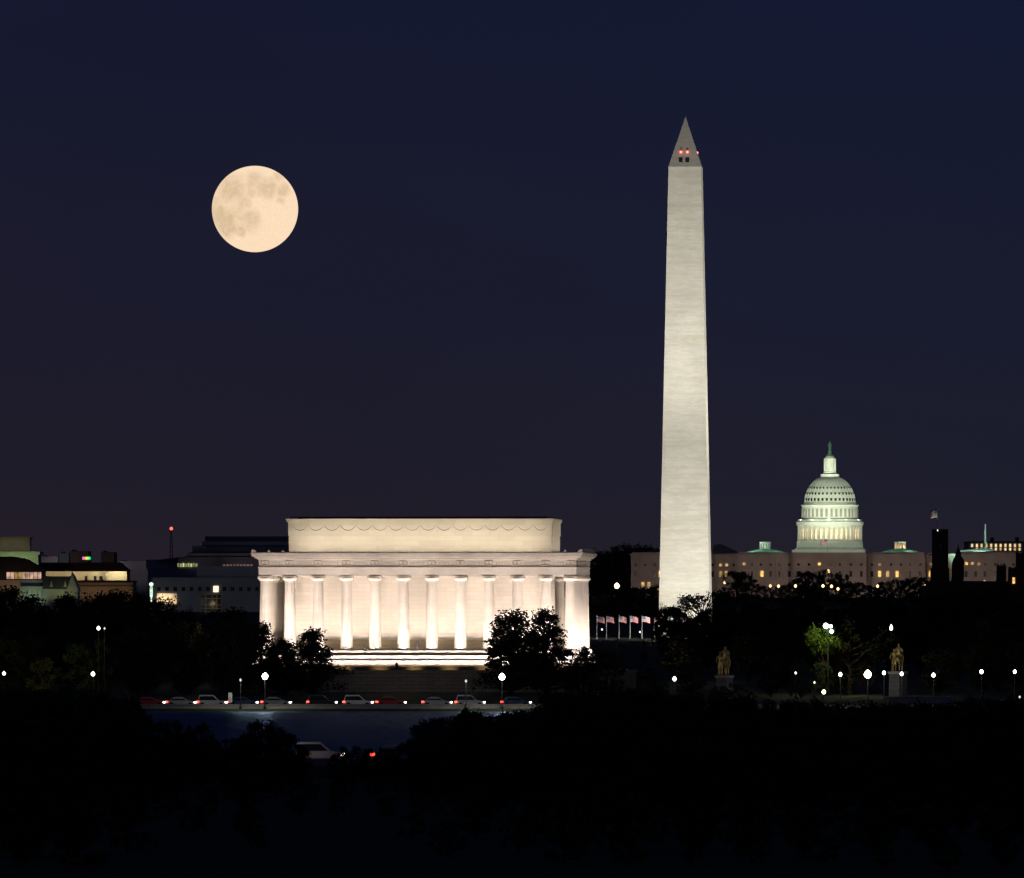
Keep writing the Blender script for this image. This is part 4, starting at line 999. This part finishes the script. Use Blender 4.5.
LL_ = [
 (265, 676.5, 1109, 'brightest globe lamp on the river road in front of the left temple trees', .60, 26, WH, 1000),
 (502, 677, 1109, 'bright globe lamp on the river road in front of the right temple trees', .60, 26, WH, 1000),
 (240.5, 680, 1109, 'faint slim lamp on the river road just left of the bright left lamp', .24, .8, DIM, 500),
 (466, 681, 1109, 'faint slim lamp on the river road just left of the bright right lamp', .24, .8, DIM, 500),
 (93, 674, 1112, 'small white lamp in the black wood at lower left', .42, 5, WH, 60),
 (4, 673.5, 1112, 'small white lamp in the black wood at the left edge of the photo', .36, 3, WH, 30),
 (98.5, 628.3, 1180, 'upper greenish lamp shining out of the left wood, the brighter of a pair', .40, 3.5, DIM, 0),
 (104.6, 628.5, 1180, 'tiny dim lamp beside the upper greenish lamp in the left wood', .2, 1.2, DIM, 0),
 (674.5, 679, 1112, 'small white lamp low in the dark wood left of the gilded horse statue', .42, 4, WH, 60),
 (840.3, 674.5, 1120, 'cool white lamp just left of the biggest warm lamp', .36, 10, COOL, 200),
 (867.7, 674.5, 1115, 'biggest and brightest warm lamp in the right wood', .72, 30, (1, .86, .70), 900),
 (884, 673, 1120, 'yellowish white lamp just right of the biggest warm lamp', .34, 10, (1, .98, .72), 150),
 (901.7, 674, 1120, 'white lamp in front of the pale pedestal of the right horse statue', .36, 7, (.95, 1, .9), 120),
 (933.5, 675.2, 1118, 'cool white lamp alone right of the pale pedestal', .38, 9, COOL, 200),
 (981.5, 671.8, 1120, 'warm white lamp standing alone near the right edge', .40, 9, (1, .88, .72), 200),
 (1014.8, 671.8, 1120, 'white lamp nearest the right edge of the photo', .34, 8, (.95, 1, .95), 120),
 (823.8, 692, 1108.5, 'low warm lamp below the bright green tree', .4, 6, (1, .93, .6), 60),
 (814.5, 682.5, 1112, 'tiny dim lamp lower left of the bright green tree', .22, 1.4, DIM, 0),
 (795.7, 673, 1185, 'small greenish lamp beside the yellow green lamplit shrub', .24, 2.5, DIM, 40),
 (1019.7, 697, 1109, 'tiny dim orange lamp low at the right edge', .22, 1, WRM, 0),
]
for px, py, Y, lb, r, st, col, pw in LL_: lamp(px, py, Y, lb, r, st, col, pw)
lamp(616.9, 586, 2300, 'orange street light on a tall mast between temple and obelisk', 1.1, 6, (1, .66, .34), 400)
lamp(891.2, 628.4, 1190, 'white street light on a tall mast above the right horse statue', .32, 4, (1, .97, .75), 100, 'mast')
lamp(602, 629.5, 2200, 'tiny white lamp under the flags left of the obelisk', .35, 2, WH, 0, zg=4)
lamp(640, 632, 2200, 'tiny bluish lamp under the flags, nearer the obelisk', .35, 2, COOL, 0, zg=4)
# lamps at the foot of the domed building
for i, (px, py, s) in enumerate(((642.5, 589, 1.6), (659, 589.3, 2), (724.7, 582.8, 2.4), (770.3, 586, 2), (778.5, 586.2, 2.6), (795.5, 586, 3), (823, 586, 3), (827.6, 583.2, 3.5), (831.5, 586.4, 3), (838, 589, 2.5),
                                  (877.6, 586.2, 2.6), (925, 586, 1.2), (937, 586, 1), (941.8, 586, 1), (984.5, 581.6, 1.2))):
    lamp(px, py, 3870 if py > 584 else 4380, 'small warm street light in the row before the domed building, %s' % ORD[i], 1.0, s, (1, .62, .28), 260, 'globe', zg=gz(4300) - 6)
lamp(828, 571.8, 4300, 'round orange globe lamp high before the middle of the domed building', 1.5, 3, (1, .66, .28), 300, zg=gz(4300))
# the tall floodlight mast over the green tree
fm = thing('floodlight_mast', 'tall floodlight mast with three heads above the bright green tree', 'floodlight', (ax(828, 1232), 1232, gz(1232)))
hz = az(629, 1232) - gz(1232)
MB().lathe([(.2, 0), (.14, hz * .5), (.09, hz)], 8).build('pole', M['iron'], fm)
MB().tube([(-.5, 0, hz), (.7, 0, hz)], [.06, .06]).build('crossarm', M['iron'], fm)
fe = emit('mint_flood', (.72, 1, .85), 9)
for px, py, r in ((825.9, 625.9, .46), (830.7, 626.3, .27), (831.6, 631.4, .32)):
    x, z = (px - 828) * 1232 / F, az(py, 1232) - gz(1232)
    MB().lathe([(.05, -r), (r * .8, -.6 * r), (r, 0), (r * .7, .7 * r), (.05, r)], 12, (x, -.15, z)).build('lamp_head', fe, fm, True)
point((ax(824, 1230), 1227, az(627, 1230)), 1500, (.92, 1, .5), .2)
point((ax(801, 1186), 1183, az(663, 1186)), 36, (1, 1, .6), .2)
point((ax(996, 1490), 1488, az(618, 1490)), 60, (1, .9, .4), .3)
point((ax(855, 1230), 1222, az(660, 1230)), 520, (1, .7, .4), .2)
point((ax(32, 1183), 1183, az(648, 1183)), 1600, (1, .9, .45), .3)  # light added for a glow in the left wood, no lamp stands here

# ------------------------------------------------------------ equestrian statues
def horse_statue(px, ytop, yped, Y, rz, label, hs_, power):
    zg = gz(Y); zp = az(yped, Y) - zg; hgt = az(ytop, Y) - az(yped, Y)
    r = thing('equestrian_statue', label, 'statue', (ax(px, Y), Y, zg), rz)
    ped = MB().frus(-.86, .86, -2.3, 2.3, 0, -.78, .78, -2.2, 2.2, zp - .38).build('pedestal', M['granite'], r)
    MB().box(-.95, .95, -2.4, 2.4, zp - .377, zp).build('slab', M['concrete'], ped)
    nd = dict(pel=(0, -1.0, 1.75, .40), mid=(0, 0, 1.7, .40), che=(0, .9, 1.8, .44), n1=(0, 1.35, 2.3, .27), he=(0, 1.7, 2.8, .2), mu=(0, 2.15, 2.5, .11),
              tl=(0, -1.4, 1.75, .10), t2=(0, -1.62, 1.2, .12), t3=(0, -1.58, .7, .05))
    ed = [('pel', 'mid'), ('mid', 'che'), ('che', 'n1'), ('n1', 'he'), ('he', 'mu'), ('pel', 'tl'), ('tl', 't2'), ('t2', 't3')]
    for s, k in ((1, 'r'), (-1, 'l')):
        st = .25 * s
        nd.update({k+'h': (.26*s, -1.02, 1.4, .27), k+'k': (.32*s, -.78 + st*.5, 1.0, .17), k+'o': (.36*s, -1.2 + st, .58, .09), k+'f': (.36*s, -1.1 + st, .14, .07), k+'e': (.36*s, -1.0 + st, .04, .09),
                   k+'s': (.26*s, .95, 1.4, .2), k+'n': (.27*s, 1.0 - st, .78, .1), k+'p': (.27*s, .98 - st, .14, .07), k+'q': (.27*s, 1.06 - st, .04, .09)})
        ed += [('pel', k+'h'), (k+'h', k+'k'), (k+'k', k+'o'), (k+'o', k+'f'), (k+'f', k+'e'), ('che', k+'s'), (k+'s', k+'n'), (k+'n', k+'p'), (k+'p', k+'q')]
    sc = hgt / 3.75
    skin('horse', nd, ed, M['bronze'], r, 2, (.1, 0, zp), 0, sc)
    nr = dict(pel=(0, 0, 2.2, .23), wa=(0, .02, 2.5, .2), ch=(0, .04, 2.9, .26), ne=(0, .05, 3.2, .1), h=(0, .08, 3.42, .16), tp=(0, .07, 3.62, .13))
    er = [('pel', 'wa'), ('wa', 'ch'), ('ch', 'ne'), ('ne', 'h'), ('h', 'tp')]
    for s, k in ((1, 'r'), (-1, 'l')):
        nr.update({k+'t': (.42*s, .25, 2.0, .17), k+'k': (.52*s, .35, 1.65, .13), k+'f': (.52*s, .1, 1.1, .08), k+'u': (.36*s, .04, 2.98, .12), k+'e': (.5*s, .1, 2.6, .09), k+'w': (.36*s, .5, 2.5, .07)})
        er += [('pel', k+'t'), (k+'t', k+'k'), (k+'k', k+'f'), ('ch', k+'u'), (k+'u', k+'e'), (k+'e', k+'w')]
    skin('rider', nr, er, M['bronze'], r, 2, (.1, 0, zp), 0, sc)
    nw = dict(pel=(0, 0, 1.3, .2), wa=(0, 0, 1.6, .17), ch=(0, .02, 2.0, .23), ne=(0, .02, 2.3, .09), h=(0, .04, 2.5, .15), tp=(0, .04, 2.68, .12), rt=(.14, 0, 1.15, .16), rk=(.16, .22, .7, .11), rf=(.16, .1, .1, .08), re=(.16, .3, .05, .06),
              lt=(-.14, 0, 1.15, .16), lk=(-.16, -.05, .65, .11), lf=(-.16, -.35, .1, .08), le=(-.16, -.18, .05, .06), ru=(.32, 0, 2.08, .1), rr=(.42, .2, 1.75, .08), rw=(.36, .5, 1.7, .06), lu=(-.32, 0, 2.08, .1), lr=(-.42, -.1, 1.65, .08), lw=(-.38, .1, 1.3, .06))
    skin('walking_figure', nw, [('pel', 'wa'), ('wa', 'ch'), ('ch', 'ne'), ('ne', 'h'), ('h', 'tp'), ('pel', 'rt'), ('rt', 'rk'), ('rk', 'rf'), ('rf', 're'), ('pel', 'lt'), ('lt', 'lk'), ('lk', 'lf'), ('lf', 'le'), ('ch', 'ru'), ('ru', 'rr'), ('rr', 'rw'), ('ch', 'lu'), ('lu', 'lr'), ('lr', 'lw')],
         M['bronze'], r, 2, (-.68, .2, zp), 0, sc * 1.12)
    p = r.location + Vector((-2.6, -4.4, zp + .2))
    spot(p, r.location + Vector((-.3, -.6, zp + 1.3)), power, 40, (1, .86, .5), .8, .1)
    return r
horse_statue(724.5, 645, 675.3, 1128, R(-14), 'gilded horse and rider statue lit on a pedestal right of the obelisk', 1, 42)
horse_statue(898, 642.5, 671.3, 1128, R(-18), 'gilded horse and rider statue on a pale pedestal beyond the biggest warm lamp', 1, 22)
# low parapet of the bridge approach by the right statue
pw_ = thing('bridge_parapet', 'low pale parapet lit beside the pale pedestal at right', 'wall', (ax(919, 1113), 1113, .9))
MB().box(ax(886, 1113) - ax(919, 1113), ax(952, 1113) - ax(919, 1113), -.3, .3, 0, 1.05).build('parapet', M['concrete'], pw_)
MB().box(ax(886, 1113) - ax(919, 1113) - .1, ax(952, 1113) - ax(919, 1113) + .1, -.4, .4, 1.053, 1.2).build('coping', M['concrete'], pw_)
# small pale sign board by the road
sb_ = thing('roadside_sign', 'small pale board on a post beside the river road', 'sign', (ax(230.3, 1113), 1113, gz(1113)))
MB().box(-.28, .28, -.04, .04, .9, 2.35).build('board', M['paint'], sb_); MB().lathe([(.06, -.3), (.06, .9)], 8).build('post', M['iron'], sb_)

# ------------------------------------------------------------ cars
head = emit('headlight', (1, .93, .8), 14); tail = emit('tail_light', (1, .05, .03), 7)
def carpaint(n, c): return mat(n, c, .35, .05, 1, spec=.5)
PAINT = {'silver': carpaint('silver_paint', (.45, .45, .46)), 'white': carpaint('white_paint', (.75, .74, .72)), 'red': carpaint('red_paint', (.35, .04, .03)), 'black': carpaint('black_paint', (.03, .03, .035)), 'blue': carpaint('blue_paint', (.05, .08, .2))}
def car_proto(paint, suv):
    r = thing('car', 'x', 'car'); h = 1.75 if suv else 1.45
    bw = .88
    bd = MB(); low = [(-2.2, .32), (-2.28, .62), (-2.2, .86), (-1.3, .93), (1.05, .93), (2.05, .80), (2.25, .6), (2.2, .32)]
    bd.prism(low, -bw, bw); 
    top = [(-2.05 if suv else -1.75, .93), (-1.85 if suv else -1.05, h), (.15, h), (1.05, .93)]
    n = len(top); vs = [(x, -bw + (.06 if z < 1 else .2), z) for x, z in top] + [(x, bw - (.06 if z < 1 else .2), z) for x, z in top]
    bd.add(vs, [(0, 1, 2, 3)[::-1], (4, 5, 6, 7)] + [(i, (i + 1) % n, (i + 1) % n + n, i + n) for i in range(n)])
    bd.build('body', PAINT[paint], r, bevel=.06)
    for s in (-1, 1):
        m = MB(); yy = [s * (bw - .052), s * (bw - .185)]
        P = [(-1.6 if not suv else -1.9, .97), (-1.02 if not suv else -1.8, h - .1), (.1, h - .1), (.85, .97)]
        m.add([(x, yy[0] if z < 1 else yy[1], z) for x, z in P] + [(x, (yy[0] if z < 1 else yy[1]) - s * .03, z) for x, z in P], [(0, 1, 2, 3), (7, 6, 5, 4), (0, 4, 5, 1), (1, 5, 6, 2), (2, 6, 7, 3), (3, 7, 4, 0)])
        m.build('side_window', M['darkglass'], r)
        for x in (-1.4, 1.4):
            w = MB(); w.prism([(x + .33 * math.cos(a * math.pi / 9), .33 + .33 * math.sin(a * math.pi / 9)) for a in range(18)], s * bw - .13, s * bw + .06); w.build('wheel', M['rubber'], r)
        MB().box(1.98, 2.27, s * .7 - .2, s * .7 + .2, .58, .74).build('headlight', head, r)
        MB().box(-2.30, -1.9, s * .7 - .2, s * .7 + .2, .62, .84).build('tail_light', tail, r)
    return r
protos = [car_proto('silver', False), car_proto('white', True), car_proto('red', False), car_proto('black', True), car_proto('blue', False)]
cols = ['silver', 'white', 'red', 'black', 'blue']; used = set()
def car(k, x, y, z, rz, label, group, light=True):
    r = protos[k] if k not in used else copy_tree(protos[k])
    used.add(k); r.location = (x, y, z); r.rotation_euler.z = rz; r['label'] = label; r['group'] = group
    if light:
        d = math.cos(rz); spot((x + d * 2.5, y, z + .7), (x + d * 14, y, z - .2), 700 if group == g1 else 120, 70, (1, .9, .75), .8, .1)
    return r
g1, g2 = 'cars in a line on the far river road', 'cars on the near parkway'
x = 150; i = 0; seq = [2, 0, 1, 4, 0, 3, 1, 2, 0, 1, 4, 0, 3, 2]
while x < 545 and i < 14:
    car(seq[i], ax(x, 1123), 1123 , ZR, 0 if True else 0, '%s car in the line on the far river road, %s' % (cols[seq[i]], ORD[i]), g1)
    x += random.choice((31, 33, 33, 36, 46)); i += 1
for i, (px, k, rz) in enumerate(((8, 3, 0), (62, 0, 0), (122, 4, 0), (180, 3, 0), (262, 0, 0), (318, 1, 0), (397, 0, 0), (560, 3, 0))):
    car(k, ax(px, 660), 661.5 if px == 318 else 658, ZN, R(180) * rz, '%s car on the near parkway behind shrubs, %s' % (cols[k], ORD[i]), g2)
